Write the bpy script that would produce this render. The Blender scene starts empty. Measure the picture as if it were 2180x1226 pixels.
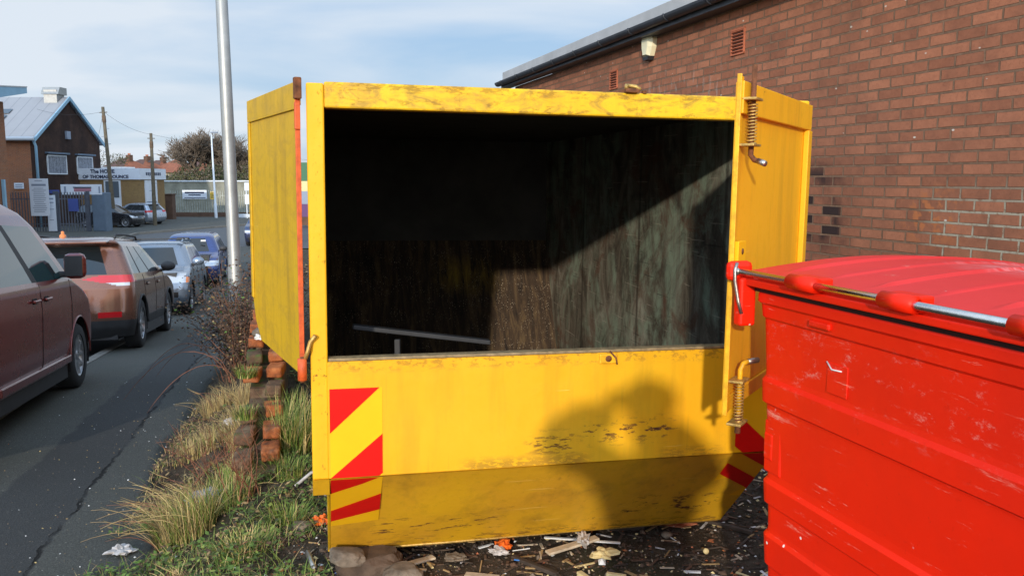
import bpy, bmesh, math, random
import numpy as np
from math import sin, cos, pi, radians, sqrt, atan2
from mathutils import Vector, Matrix, noise as mnoise
random.seed(7)
sc = bpy.context.scene
C = sc.collection
# ------------------------------------------------------------------ camera, sky, sun, exposure
cam_d = bpy.data.cameras.new('camera'); cam = bpy.data.objects.new('camera', cam_d); C.objects.link(cam)
cam.location = (0, 0, 1.7); cam.rotation_euler = (radians(90 - 7.3), 0, 0)
cam_d.sensor_width = 36; cam_d.lens = 36 * 1800 / 2180; cam_d.clip_start = 0.05; cam_d.clip_end = 3000
sc.camera = cam
SUN_AZ, SUN_EL = radians(8.0), radians(14.5)      # light travels this way from +y, and comes down this steeply
sd = bpy.data.lights.new('sun', 'SUN'); sd.energy = 3.25; sd.angle = radians(1.3); sd.color = (1.0, 0.90, 0.76)
so = bpy.data.objects.new('sun', sd); C.objects.link(so)
trav = Vector((sin(SUN_AZ) * cos(SUN_EL), cos(SUN_AZ) * cos(SUN_EL), -sin(SUN_EL)))
so.rotation_euler = trav.to_track_quat('-Z', 'Y').to_euler(); so.location = (0, -5, 20)
sc.view_settings.view_transform = 'Standard'; sc.view_settings.look = 'None'
sc.view_settings.exposure = 0.0; sc.view_settings.gamma = 1; sc.view_settings.use_curve_mapping = False
w = bpy.data.worlds.new('World'); sc.world = w; w.use_nodes = True
nt = w.node_tree; nt.nodes.clear()
def wn(t, **k):
    n = nt.nodes.new(t)
    for a, b in k.items(): setattr(n, a, b)
    return n
sky = wn('ShaderNodeTexSky', sky_type='NISHITA', sun_disc=False, sun_elevation=radians(16), sun_rotation=pi + SUN_AZ,
         air_density=1.0, dust_density=0.6, ozone_density=2.0)
tc = wn('ShaderNodeTexCoord'); sep = wn('ShaderNodeSeparateXYZ'); nt.links.new(tc.outputs['Generated'], sep.inputs[0])
def wmath(op, a, b=None):
    n = wn('ShaderNodeMath', operation=op)
    for i, v in enumerate((a, b)):
        if v is None: continue
        if isinstance(v, (int, float)): n.inputs[i].default_value = v
        else: nt.links.new(v, n.inputs[i])
    return n.outputs[0]
zz = wmath('ADD', wmath('MAXIMUM', sep.outputs[2], 0.0), 0.16)
cx_ = wmath('DIVIDE', sep.outputs[0], zz); cy_ = wmath('DIVIDE', sep.outputs[1], zz)
cmb = wn('ShaderNodeCombineXYZ'); nt.links.new(wmath('MULTIPLY', cx_, 0.75), cmb.inputs[0]); nt.links.new(cy_, cmb.inputs[1])
ns1 = wn('ShaderNodeTexNoise'); ns1.inputs['Scale'].default_value = 0.9; ns1.inputs['Detail'].default_value = 9
ns1.inputs['Roughness'].default_value = 0.47; ns1.inputs['Distortion'].default_value = 0.35
off = wn('ShaderNodeVectorMath', operation='ADD'); off.inputs[1].default_value = (5.3, 1.9, 0)
nt.links.new(cmb.outputs[0], off.inputs[0]); nt.links.new(off.outputs[0], ns1.inputs['Vector'])
rmp = wn('ShaderNodeValToRGB'); e = rmp.color_ramp.elements
e[0].position = 0.36; e[0].color = (0.10, 0.10, 0.10, 1); e[1].position = 0.57; e[1].color = (1, 1, 1, 1)
nt.links.new(ns1.outputs[0], rmp.inputs[0])
sat = wn('ShaderNodeHueSaturation'); sat.inputs['Saturation'].default_value = 1.15; sat.inputs['Value'].default_value = 1.0
nt.links.new(sky.outputs[0], sat.inputs['Color'])
mx = wn('ShaderNodeMix', data_type='RGBA'); nt.links.new(wmath('MULTIPLY', rmp.outputs[0], 0.85), mx.inputs[0])
grd = wn('ShaderNodeValToRGB'); ge = grd.color_ramp.elements
ge[0].position = 0.0; ge[0].color = (4.9, 6.5, 8.4, 1); ge[1].position = 0.42; ge[1].color = (2.2, 5.0, 9.0, 1)
nt.links.new(sep.outputs[2], grd.inputs[0])
mg_ = wn('ShaderNodeMix', data_type='RGBA'); mg_.inputs[0].default_value = 0.8
nt.links.new(sat.outputs[0], mg_.inputs[6]); nt.links.new(grd.outputs[0], mg_.inputs[7])
nt.links.new(mg_.outputs[2], mx.inputs[6]); mx.inputs[7].default_value = (8.0, 8.6, 9.3, 1)
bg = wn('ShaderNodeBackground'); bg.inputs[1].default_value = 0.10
# added fill: whole sky brightened toward the sun's side, behind the camera
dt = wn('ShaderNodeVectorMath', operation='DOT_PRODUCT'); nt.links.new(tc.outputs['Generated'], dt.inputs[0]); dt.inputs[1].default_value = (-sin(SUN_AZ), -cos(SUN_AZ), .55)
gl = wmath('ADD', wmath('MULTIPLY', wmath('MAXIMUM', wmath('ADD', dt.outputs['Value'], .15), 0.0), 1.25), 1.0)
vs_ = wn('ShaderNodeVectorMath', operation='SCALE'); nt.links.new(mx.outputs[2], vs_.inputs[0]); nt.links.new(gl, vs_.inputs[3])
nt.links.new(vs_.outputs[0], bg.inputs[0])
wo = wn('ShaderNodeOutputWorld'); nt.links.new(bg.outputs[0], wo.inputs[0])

# ------------------------------------------------------------------ material helper
class T:
    def __init__(s, name):
        s.m = bpy.data.materials.new(name); s.m.use_nodes = True; s.t = s.m.node_tree; s.t.nodes.clear()
        s.out = s.t.nodes.new('ShaderNodeOutputMaterial'); s.tc = s.t.nodes.new('ShaderNodeTexCoord')
        s.o = s.tc.outputs['Object']
    def n(s, typ, **k):
        x = s.t.nodes.new(typ)
        for a, b in k.items(): setattr(x, a, b)
        return x
    def put(s, sock, v):
        if v is None: return
        if isinstance(v, bpy.types.NodeSocket): s.t.links.new(v, sock)
        elif isinstance(v, (tuple, list)) and sock.type == 'RGBA' and len(v) == 3: sock.default_value = (*v, 1)
        elif isinstance(v, (int, float)) and sock.type == 'RGBA': sock.default_value = (v, v, v, 1)
        else: sock.default_value = v
    def math(s, op, a, b=None, c=None, clamp=False):
        x = s.n('ShaderNodeMath', operation=op, use_clamp=clamp)
        for i, v in enumerate((a, b, c)): s.put(x.inputs[i], v)
        return x.outputs[0]
    def vec(s, scale=(1, 1, 1), loc=(0, 0, 0), rot=(0, 0, 0), src=None):
        x = s.n('ShaderNodeMapping'); s.t.links.new(src or s.o, x.inputs[0])
        x.inputs['Scale'].default_value = scale; x.inputs['Location'].default_value = loc; x.inputs['Rotation'].default_value = rot
        return x.outputs[0]
    def noise(s, scale=5, detail=4, rough=.55, v=None, dist=0):
        x = s.n('ShaderNodeTexNoise'); s.t.links.new(v or s.o, x.inputs['Vector'])
        x.inputs['Scale'].default_value = scale; x.inputs['Detail'].default_value = detail
        x.inputs['Roughness'].default_value = rough; x.inputs['Distortion'].default_value = dist
        return x.outputs[0]
    def voro(s, scale=5, v=None, out='Distance', feature='F1', rnd=1):
        x = s.n('ShaderNodeTexVoronoi', feature=feature); s.t.links.new(v or s.o, x.inputs['Vector'])
        x.inputs['Scale'].default_value = scale; x.inputs['Randomness'].default_value = rnd
        return x.outputs[out]
    def step(s, v, a, b):
        x = s.n('ShaderNodeMapRange'); s.put(x.inputs[0], v); x.inputs[1].default_value = a; x.inputs[2].default_value = b
        return x.outputs[0]
    def ramp(s, f, stops):
        x = s.n('ShaderNodeValToRGB'); s.put(x.inputs[0], f); el = x.color_ramp.elements
        while len(el) < len(stops): el.new(.5)
        for e_, (p, c) in zip(el, stops): e_.position = p; e_.color = (*c, 1) if len(c) == 3 else c
        return x.outputs[0]
    def mix(s, f, a, b, mode='MIX'):
        x = s.n('ShaderNodeMix', data_type='RGBA', blend_type=mode); s.put(x.inputs[0], f); s.put(x.inputs[6], a); s.put(x.inputs[7], b)
        return x.outputs[2]
    def sep(s, v=None):
        x = s.n('ShaderNodeSeparateXYZ'); s.t.links.new(v or s.o, x.inputs[0]); return x.outputs
    def comb(s, a, b, c=0.0):
        x = s.n('ShaderNodeCombineXYZ'); s.put(x.inputs[0], a); s.put(x.inputs[1], b); s.put(x.inputs[2], c); return x.outputs[0]
    def box(s, a, b, x0, x1, z0, z1, soft=.03):
        f = s.math
        m1 = s.step(a, x0 - soft, x0 + soft); m2 = s.step(a, x1 + soft, x1 - soft)
        m3 = s.step(b, z0 - soft, z0 + soft); m4 = s.step(b, z1 + soft, z1 - soft)
        return f('MULTIPLY', f('MULTIPLY', m1, m2), f('MULTIPLY', m3, m4))
    def done(s, color, rough=.6, metal=0., bump=None, bstr=.3, bdist=.01, spec=.5, coat=0., alpha=None, trans=None):
        b = s.n('ShaderNodeBsdfPrincipled')
        s.put(b.inputs['Base Color'], color); s.put(b.inputs['Roughness'], rough); s.put(b.inputs['Metallic'], metal)
        b.inputs['Specular IOR Level'].default_value = spec; b.inputs['Coat Weight'].default_value = coat
        b.inputs['Coat Roughness'].default_value = .06
        if alpha is not None: s.put(b.inputs['Alpha'], alpha)
        if trans is not None: b.inputs['Transmission Weight'].default_value = trans
        if bump is not None:
            x = s.n('ShaderNodeBump'); s.put(x.inputs['Height'], bump); x.inputs['Strength'].default_value = bstr
            x.inputs['Distance'].default_value = bdist; s.t.links.new(x.outputs[0], b.inputs['Normal'])
        s.t.links.new(b.outputs[0], s.out.inputs[0]); return s.m
def plain(name, col, rough=.6, metal=0., var=.25, scale=8, coat=0., bump=.15, spec=.5):
    t = T(name); n = t.noise(scale, 6, .6)
    dark = tuple(c * (1 - var) for c in col); lite = tuple(min(1, c * (1 + var)) for c in col)
    return t.done(t.ramp(n, [(.3, dark), (.7, lite)]), rough, metal, t.noise(scale * 6, 4) if bump else None, bump or 0, .004, coat=coat, spec=spec)

RUST = (.10, .030, .012)
def yellow(name, base, grime=.35, warm=None, boxes=(), top=0., edge=0., gdark=(.16, .085, .012)):
    t = T(name); x, y, z = t.sep()
    big = t.noise(2.3, 5, .6); streak = t.noise(1, 6, .65, t.vec((9, 9, .9)))
    fine = t.noise(26, 6, .7)
    c = t.mix(t.step(big, .35, .7), base, warm or tuple(v * 1.1 for v in base))
    c = t.mix(t.math('MULTIPLY', t.step(streak, .48, .75), grime), c, gdark)
    c = t.mix(t.math('MULTIPLY', t.step(fine, .55, .75), grime * .8), c, tuple(v * .6 for v in base))
    if top: # mottled brownish patches of old polish
        m = t.math('MULTIPLY', t.step(t.noise(7, 9, .72, t.vec((1, 1, 2.2)), 1.2), .47, .62), top)
        c = t.mix(m, c, (.33, .19, .03))
    mk = t.step(t.noise(16, 8, .75), .70, .73)
    for bx in boxes:
        x0, x1, z0, z1, sx, sz, th = bx
        nz = t.noise(1, 7, .72, t.vec((sx, 1, sz)))
        mm = t.math('MULTIPLY', t.box(x, z, x0, x1, z0, z1, .035), t.step(nz, th, th + .02))
        mk = t.math('MAXIMUM', mk, mm)
    if edge:
        pass
    rc = t.ramp(t.noise(60, 4), [(.3, (.05, .016, .008)), (.7, (.16, .055, .02))])
    c = t.mix(mk, c, rc)
    run = t.math('MULTIPLY', t.step(t.noise(1, 5, .6, t.vec((34, 34, 1.1), (2, 5, 1))), .60, .72), t.step(t.noise(2.2, 3), .45, .6))
    c = t.mix(t.math('MULTIPLY', run, .38), c, (.20, .085, .015))
    scr = t.step(t.noise(1, 3, .5, t.vec((2.2, 2.2, 90), (1, 1, 3), (0, radians(38), 0))), .715, .73)
    c = t.mix(t.math('MULTIPLY', scr, .5), c, (.95, .70, .18))
    h = t.math('SUBTRACT', t.math('MULTIPLY', t.noise(3.5, 4), 1.0), t.math('MULTIPLY', mk, .15))
    h = t.math('ADD', h, t.math('MULTIPLY', fine, .06))
    r = t.math('ADD', t.math('MULTIPLY', mk, .35), t.math('ADD', .38, t.math('MULTIPLY', fine, .25)))
    return t.done(c, r, 0, h, .5, .012, spec=.35)
M = {}
M['yel_panel'] = yellow('yellow_paint_panel', (.78, .43, .012), .26, (.84, .385, .006),
    boxes=((.84, 1.04, .635, .70, 12, 50, .53), (1.06, 1.45, .67, .74, 14, 46, .545), (.58, 1.08, .578, .600, 26, 70, .46),
           (.06, 1.9, 1.012, 1.03, 22, 40, .52), (1.40, 1.66, .59, .60, 14, 60, .5), (.02, 1.9, .6, 1.0, 30, 34, .70), (1.2, 1.5, .69, .79, 60, 14, .66)))
M['yel_low'] = yellow('yellow_paint_lower', (.76, .42, .012), .42, (.68, .34, .02),
    boxes=((.25, .80, .17, .28, 10, 60, .57), (.06, 1.92, .085, .12, 12, 50, .53), (1.35, 1.82, .18, .31, 10, 40, .56), (.9, 1.4, .1, .2, 8, 16, .60)))
M['yel_top'] = yellow('yellow_paint_mottled', (.82, .50, .012), .25, (.80, .40, .008), top=.75,
    boxes=((.1, 1.9, 2.03, 2.05, 12, 40, .52), (.1, 1.9, 1.955, 1.975, 16, 40, .56)))
M['yel_post'] = yellow('yellow_paint_post', (.84, .42, .008), .2, boxes=((.045, .07, .5, 2.05, 60, 34, .60), (0, .07, .92, 1.04, 46, 34, .58), (0, .05, .5, .9, 30, 26, .665), (1.9, 2, .5, 2.05, 40, 20, .64)))
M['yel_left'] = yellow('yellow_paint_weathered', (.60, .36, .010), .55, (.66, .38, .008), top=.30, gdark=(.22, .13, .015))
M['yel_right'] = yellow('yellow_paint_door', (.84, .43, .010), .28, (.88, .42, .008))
M['yel_edge'] = plain('yellow_paint_edge', (.80, .40, .01), .5, var=.3, scale=30)
M['rust'] = plain('rusty_metal', (.17, .06, .022), .85, .2, .6, 40)
M['oxide'] = plain('red_oxide_primer', (.62, .10, .02), .6, 0, .35, 25)
M['steel'] = plain('bare_steel', (.42, .38, .33), .38, .9, .25, 40)
M['yel_steel'] = plain('worn_yellow_steel', (.50, .32, .09), .5, .5, .5, 60)
M['chrome'] = plain('galvanised_rod', (.62, .60, .56), .22, 1, .1, 50)
M['sill'] = plain('worn_sill_edge', (.28, .20, .10), .7, .2, .4, 40)
# inner lining
t = T('dirty_steel_lining'); x, y, z = t.sep()
st = t.noise(1, 9, .74, t.vec((4.2, 4.2, 2.0)), 1.0); bl = t.noise(1.9, 8, .72, None, .8); fi = t.noise(34, 6, .75)
c = t.ramp(st, [(.32, (.035, .030, .022)), (.45, (.10, .082, .060)), (.56, (.19, .165, .125)), (.72, (.38, .36, .29))])
g = t.math('MULTIPLY', t.step(bl, .46, .58), t.step(t.noise(1, 7, .7, t.vec((9, 9, 2.2), (3, 1, 1)), .5), .36, .56))
c = t.mix(t.math('MULTIPLY', g, .8), c, (.27, .35, .26))
c = t.mix(t.math('MULTIPLY', t.step(t.noise(3.1, 6, .7, t.vec((1, 1, 1), (9, 4, 2)), .8), .54, .64), .7), c, (.13, .055, .032))
c = t.mix(t.math('MULTIPLY', t.step(t.noise(2.2, 5, .7, t.vec((1, 1, 1), (1, 8, 5)), .6), .55, .66), .8), c, (.045, .038, .030))
c = t.mix(t.step(fi, .68, .74), c, (.48, .47, .40))
for ang_, off_ in ((28, 1), (-35, 6), (12, 12)):
    c = t.mix(t.math('MULTIPLY', t.step(t.noise(1, 3, .5, t.vec((1, 2.5, 70), (off_, 2, 3), (radians(ang_), 0, 0))), .68, .70), .6), c, (.42, .38, .30) if off_ != 6 else (.02, .016, .012))
rib_ = t.step(t.math('ABSOLUTE', t.math('SUBTRACT', t.math('FRACT', t.math('MULTIPLY', y, .9)), .5)), .02, .008)
c = t.mix(t.math('MULTIPLY', rib_, .6), c, (.03, .024, .018))
M['lining'] = t.done(c, .75, 0, t.math('ADD', bl, t.math('MULTIPLY', fi, .3)), .5, .012, spec=.25)
M['lining_dark'] = plain('shaded_steel_lining', (.062, .058, .052), .85, 0, .25, 4, spec=.2)  # plain dark copy for rear wall and roof, interior shade put into colour
t = T('dirty_steel_ramp'); x, y, z = t.sep()
st = t.noise(1, 9, .75, t.vec((15, 2.2, 2.2)), .6); fi = t.noise(60, 5, .7)
c = t.ramp(st, [(.38, (.014, .009, .006)), (.52, (.055, .033, .018)), (.68, (.15, .098, .045))])
c = t.mix(t.math('MULTIPLY', t.box(x, z, 1.0, 1.45, .84, 1.0, .10), t.step(st, .40, .60)), c, (.32, .20, .02))
c = t.mix(t.math('MULTIPLY', t.step(t.voro(75), .22, .12), t.step(t.noise(9, 3), .44, .58)), c, (.55, .45, .33))
M['ramp'] = t.done(c, .75, 0, fi, .5, .006, spec=.3)
def flat(name, col, rough=.5, metal=0, coat=0, spec=.5): return T(name).done(col, rough, metal, coat=coat, spec=spec)
M['tape_y'] = plain('yellow_reflective_sheet', (.88, .47, .006), .5, 0, .05, 5, bump=0, spec=.25)
M['tape_r'] = plain('red_reflective_sheet', (.66, .006, .003), .5, 0, .12, 9, bump=0, spec=.2)
# red bin plastic
def redplastic(name, base, fade=0.):
    t = T(name); x, y, z = t.sep()
    n = t.noise(2.2, 5, .6); c = t.mix(t.step(n, .3, .7), base, tuple(v * .82 for v in base))
    sc1 = t.step(t.noise(1, 9, .78, t.vec((3.2, 6, 26), (0, 0, 0), (0, .16, 0))), .60, .66)
    sc2 = t.step(t.noise(1, 8, .8, t.vec((5, 6, 48), (3, 1, 5), (0, -.22, 0))), .625, .66)
    m = t.math('MULTIPLY', t.math('MAXIMUM', sc1, sc2), t.step(t.noise(3.3, 4), .44, .58))
    c = t.mix(t.math('MULTIPLY', m, .60), c, (.90, .42, .30))
    spots = t.math('MULTIPLY', t.step(t.voro(11, None), .060, .040), t.step(t.noise(4, 2, .5, t.vec((1, 1, 1), (7, 7, 7))), .52, .56))
    c = t.mix(spots, c, (.85, .78, .70))
    c = t.mix(t.math('MULTIPLY', t.step(t.noise(40, 5, .7), .62, .75), .35), c, tuple(v * .5 for v in base))
    sc3 = t.math('MULTIPLY', t.step(t.noise(1, 10, .85, t.vec((9, 9, 16), (6, 2, 1), (0, .2, 0))), .56, .66), t.box(x, z, .05, 1.3, 1.10, 1.28, .05))
    c = t.mix(t.math('MULTIPLY', sc3, .45), c, (.80, .45, .36))
    if fade:
        c = t.mix(fade, c, (.62, .06, .055))
        k = t.math('MULTIPLY', t.box(x, y, .35, 1.5, .50, 1.0, .14), t.step(t.noise(1, 9, .8, t.vec((7, 24, 5)), .7), .44, .60))
        c = t.mix(t.math('MULTIPLY', k, .85), c, (.80, .62, .58))
    return t.done(c, t.math('ADD', .36, t.math('MULTIPLY', n, .25)), 0, t.math('ADD', t.noise(3, 3), t.math('MULTIPLY', t.noise(55, 4), .07)), .35, .012, spec=.28)
M['red'] = redplastic('red_plastic', (.90, .018, .001)); M['red_lid'] = redplastic('faded_red_plastic', (.85, .018, .012), .35)
M['black'] = plain('black_rubber', (.018, .018, .02), .6, 0, .2, 10)
M['darkgap'] = flat('dark_shadow_gap', (.03, .008, .006), .8)
# brick wall (object coords: x along, z up)
def brick(name, c1, c2, mortar, bw=.225, bh=.075, ms=.010, stains=True, swap=False, bst=.9):
    t = T(name); x, y, z = t.sep(); hx = t.math('ADD', x, y) if swap else x
    wob = t.math('MULTIPLY', t.math('SUBTRACT', t.noise(6, 3), .5), .006)
    v = t.comb(t.math('ADD', hx, t.math('MULTIPLY', t.math('SUBTRACT', t.noise(11, 2, .5, t.vec((1, 1, 1), (4, 4, 4))), .5), .012)), t.math('ADD', z, wob))
    b = t.n('ShaderNodeTexBrick'); t.t.links.new(v, b.inputs['Vector']); b.inputs['Scale'].default_value = 1
    b.inputs['Brick Width'].default_value = bw; b.inputs['Row Height'].default_value = bh; b.inputs['Mortar Size'].default_value = ms
    b.inputs['Mortar Smooth'].default_value = .25; b.inputs['Bias'].default_value = 0
    t.put(b.inputs['Color1'], (0, 0, 0)); t.put(b.inputs['Color2'], (1, 1, 1)); t.put(b.inputs['Mortar'], (.5, .5, .5))
    rnd = t.n('ShaderNodeSeparateColor'); t.t.links.new(b.outputs['Color'], rnd.inputs[0]); rv = rnd.outputs[0]; fac = b.outputs['Fac']
    n1 = t.noise(3, 6, .6); n2 = t.noise(45, 5, .75); n3 = t.noise(14, 5, .7)
    c = t.mix(t.math('ADD', t.math('MULTIPLY', rv, .6), t.math('MULTIPLY', t.step(n3, .3, .7), .4)), c1, c2)
    c = t.mix(t.math('MULTIPLY', t.step(n2, .52, .70), .45), c, tuple(q * .55 for q in c1))
    c = t.mix(t.math('MULTIPLY', t.step(t.noise(75, 3, .8), .66, .72), .35), c, (.45, .30, .22))
    c = t.mix(t.math('MULTIPLY', t.step(n1, .50, .72), .45), c, (.08, .045, .033))
    c = t.mix(t.math('MULTIPLY', t.step(t.noise(.6, 4, .6), .42, .62), .30), c, (.16, .085, .055))
    mc = t.mix(t.step(n3, .35, .65), mortar, tuple(q * .6 for q in mortar))
    if stains:
        # efflorescence on mortar low on the near side, soot patch, white drips
        eff = t.math('MULTIPLY', t.box(x, z, -2.5, .02, .6, 1.62, .10), t.step(n3, .38, .5))
        mc = t.mix(t.math('MULTIPLY', eff, .55), mc, (.55, .54, .42))
        soot = t.math('MULTIPLY', t.math('MAXIMUM', t.box(x, z, .82, 1.55, 1.15, 1.85, .12), t.math('MULTIPLY', t.box(x, z, 1.25, 3.0, .9, 2.25, .22), .35)),
                      t.step(t.math('ADD', t.math('MULTIPLY', rv, .55), t.math('MULTIPLY', t.noise(5, 4), .6)), .44, .70))
        c = t.mix(t.math('MULTIPLY', soot, .93), c, (.012, .013, .016))
        sp = t.math('MULTIPLY', t.box(x, z, -.22, .22, 1.30, 1.62, .08), t.step(t.noise(11, 4), .50, .56))
        c = t.mix(sp, c, (.42, .15, .06))
        drip = t.math('MULTIPLY', t.box(x, z, 2.6, 4.3, 2.25, 2.80, .15), t.step(t.noise(1, 6, .7, t.vec((16, 1, 5))), .55, .68))
        c = t.mix(t.math('MULTIPLY', drip, .6), c, (.42, .36, .31)); mc = t.mix(t.math('MULTIPLY', drip, .5), mc, (.55, .5, .45))
        fl = t.math('MULTIPLY', t.step(t.voro(4.5, t.vec((1, 1, 1.8))), .06, .045), .9)
        c = t.mix(fl, c, (.62, .58, .50)); mc = t.mix(fl, mc, (.62, .58, .50))
    col = t.mix(fac, c, mc)
    h = t.math('ADD', t.math('MULTIPLY', t.math('SUBTRACT', 1.0, fac), 1.0), t.math('ADD', t.math('MULTIPLY', rv, .45), t.math('MULTIPLY', n2, .22)))
    return t.done(col, .92, 0, h, bst, .012, spec=.2)
M['brick'] = brick('red_brick', (.23, .088, .050), (.46, .185, .102), (.24, .145, .092), ms=.0085, bst=1.0)
M['brick_lit'] = brick('orange_brick_lit', (.36, .13, .05), (.26, .09, .045), (.30, .22, .16), stains=False, swap=True, bst=.4)
M['brick_shaded'] = brick('shaded_workshop_brick', (.040, .022, .018), (.028, .017, .015), (.040, .030, .027), stains=False, swap=True, bst=.4)  # shaded copy of the workshop brick, the gable's shade is in its colour
M['brick_buff'] = brick('buff_brick', (.30, .19, .07), (.25, .15, .06), (.28, .20, .11), stains=False, swap=True, bst=.4)
t = T('worn_brick'); oi = t.n('ShaderNodeObjectInfo')
c = t.ramp(t.noise(9, 6, .7), [(.32, (.09, .045, .03)), (.5, (.33, .10, .035)), (.72, (.50, .19, .07))])
c = t.mix(t.math('MULTIPLY', t.step(t.noise(4, 5, .6), .52, .66), .7), c, (.17, .15, .11))
M['brick_loose'] = t.done(c, .92, 0, t.noise(30, 5, .7), .6, .006, spec=.2)
t = T('mossy_brick')
c = t.ramp(t.noise(9, 6, .7), [(.32, (.05, .045, .03)), (.5, (.12, .07, .045)), (.72, (.22, .17, .11))])
M['brick_moss'] = t.done(t.mix(t.step(t.noise(6, 5), .52, .6), c, (.07, .10, .03)), .95, 0, t.noise(30, 5, .7), .6, .006, spec=.2)
# ground: tarmac
t = T('old_tarmac'); x, y, z = t.sep()
c = t.ramp(t.noise(110, 4, .7), [(.35, (.040, .041, .037)), (.55, (.088, .088, .078)), (.72, (.18, .175, .15))])
big = t.noise(.9, 4, .6)
c = t.mix(t.math('MULTIPLY', t.step(big, .4, .65), .5), c, (.060, .062, .050))
fl = t.math('MULTIPLY', t.step(t.voro(26), .12, .08), t.step(t.noise(8, 3), .45, .6))
c = t.mix(fl, c, (.30, .29, .24))
c = t.mix(t.math('MULTIPLY', t.step(t.voro(60), .16, .10), .6), c, (.16, .155, .13))
# long straight joint / trench patch running with the kerb
u = t.math('ADD', x, t.math('MULTIPLY', y, .25)); u = t.math('ADD', u, t.math('MULTIPLY', t.math('SUBTRACT', t.noise(3, 5, .7), .5), .16))
pat = t.math('MULTIPLY', t.step(u, -1.66, -1.60), t.step(u, -1.24, -1.30))
c = t.mix(t.math('MULTIPLY', pat, .0), c, (.03, .03, .034))
patch = t.math('MULTIPLY', t.step(u, -1.95, -1.92), t.step(u, -1.38, -1.40))
c = t.mix(t.math('MULTIPLY', patch, .55), c, (.026, .027, .031))
crk = t.math('MULTIPLY', t.step(t.math('ABSOLUTE', t.math('ADD', u, 1.40)), .016, .006), t.step(t.noise(2.2, 3), .36, .48))
c = t.mix(t.math('MULTIPLY', crk, .9), c, (.008, .008, .007))
M['tarmac'] = t.done(c, .80, 0, t.math('SUBTRACT', t.noise(120, 4, .7), t.math('MULTIPLY', crk, 2)), .9, .008, spec=.25)
t = T('road_surface'); c = t.ramp(t.noise(40, 5, .7), [(.3, (.040, .043, .047)), (.7, (.085, .09, .095))])
c = t.mix(t.math('MULTIPLY', t.step(t.noise(.25, 4, .6), .5, .6), .6), c, (.055, .06, .07))
M['road'] = t.done(c, .55, 0, t.noise(60, 4), .3, .01, spec=.4)
t = T('littered_soil')
n = t.noise(6, 8, .75); c = t.ramp(n, [(.3, (.028, .022, .016)), (.5, (.065, .050, .036)), (.68, (.13, .105, .075))])
c = t.mix(t.step(t.voro(50), .18, .10), c, (.16, .14, .11))
c = t.mix(t.math('MULTIPLY', t.step(t.noise(1.6, 4), .5, .66), .35), c, (.05, .062, .02))
M['soil'] = t.done(c, .95, 0, t.noise(30, 8, .8), 1, .02, spec=.15)
M['kerb'] = plain('kerb_stone', (.17, .16, .14), .9, 0, .3, 12)
M['grassland'] = plain('rough_grass_ground', (.07, .085, .03), .95, 0, .4, 2)
M['straw'] = plain('straw_stalk', (.50, .37, .15), .8, 0, .3, 6, bump=0)
M['straw2'] = plain('dull_straw', (.33, .22, .10), .85, 0, .3, 6, bump=0)
M['green'] = plain('grass_green', (.085, .15, .022), .7, 0, .4, 5, bump=0)
M['green2'] = plain('pale_grass_green', (.22, .27, .05), .7, 0, .3, 5, bump=0)
M['twig'] = plain('dead_bramble', (.10, .058, .035), .9, 0, .4, 8, bump=0)
M['twigred'] = plain('red_brown_stem', (.22, .085, .045), .85, 0, .3, 8, bump=0)
M['deadleaf'] = plain('dead_leaf', (.105, .058, .036), .9, 0, .5, 14, bump=0)
M['bark'] = plain('bark', (.125, .085, .055), .95, 0, .3, 5)
M['bark_far'] = plain('grey_brown_twigs', (.15, .115, .085), .95, 0, .3, 3, bump=0)
M['bushfar'] = plain('winter_scrub_leaf', (.10, .09, .035), .95, 0, .5, 2, bump=0)
M['bushfar2'] = plain('dark_scrub_leaf', (.055, .065, .025), .95, 0, .5, 2, bump=0)
M['stone'] = plain('pale_stone', (.16, .125, .09), .9, 0, .6, 12, bump=.7)
M['stone2'] = plain('brown_stone', (.085, .055, .036), .9, 0, .6, 9, bump=.8)
M['woodp'] = plain('weathered_wood_strip', (.50, .41, .29), .85, 0, .3, 20)
M['woodd'] = plain('dark_wet_wood', (.05, .035, .025), .8, 0, .4, 20)
M['white'] = plain('white_plastic', (.70, .70, .68), .5, 0, .15, 10)
M['tissue'] = plain('dirty_tissue', (.45, .42, .40), .9, 0, .3, 30)
M['bluep'] = flat('blue_plastic', (.02, .16, .50), .4); M['skyp'] = flat('pale_blue_plastic', (.25, .50, .62), .5)
M['orangep'] = plain('orange_rag_cloth', (.85, .14, .01), .7, 0, .3, 20)
M['cream'] = plain('cream_foam', (.68, .55, .27), .8, 0, .2, 30); M['terra'] = plain('terracotta_shard', (.40, .13, .06), .8)
M['bagfilm'] = T('cloudy_plastic_film').done((.42, .38, .44), .25, spec=.6, alpha=.55)
M['glass'] = flat('dark_car_glass', (.012, .016, .018), .03, 0, 0, .9)
M['glass_sky'] = flat('side_glass_sky_tint', (.012, .05, .055), .02, 0, 0, 1.0)  # blue-green base colour stands in for the sky reflected in the van windows
M['tyre'] = plain('tyre_rubber', (.02, .02, .021), .85, 0, .2, 10); M['alloy'] = plain('alloy_wheel', (.45, .46, .48), .35, .8, .1, 10, bump=0)
M['dkplastic'] = plain('dark_trim_plastic', (.028, .028, .030), .6, 0, .2, 10)
M['lamp_red'] = T('red_tail_lens').done((.55, .008, .012), .12, coat=1.); M['lamp_clear'] = T('clear_headlamp_lens').done((.55, .57, .6), .12, .3, coat=1.)
M['amber'] = T('amber_lens').done((.8, .2, .01), .15, coat=1.)
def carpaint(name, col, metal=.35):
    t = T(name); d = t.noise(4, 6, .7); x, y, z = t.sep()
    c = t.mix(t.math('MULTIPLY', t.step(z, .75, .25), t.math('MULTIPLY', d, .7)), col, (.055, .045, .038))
    return t.done(c, t.math('ADD', .22, t.math('MULTIPLY', d, .12)), metal, None, coat=.8)
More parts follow.
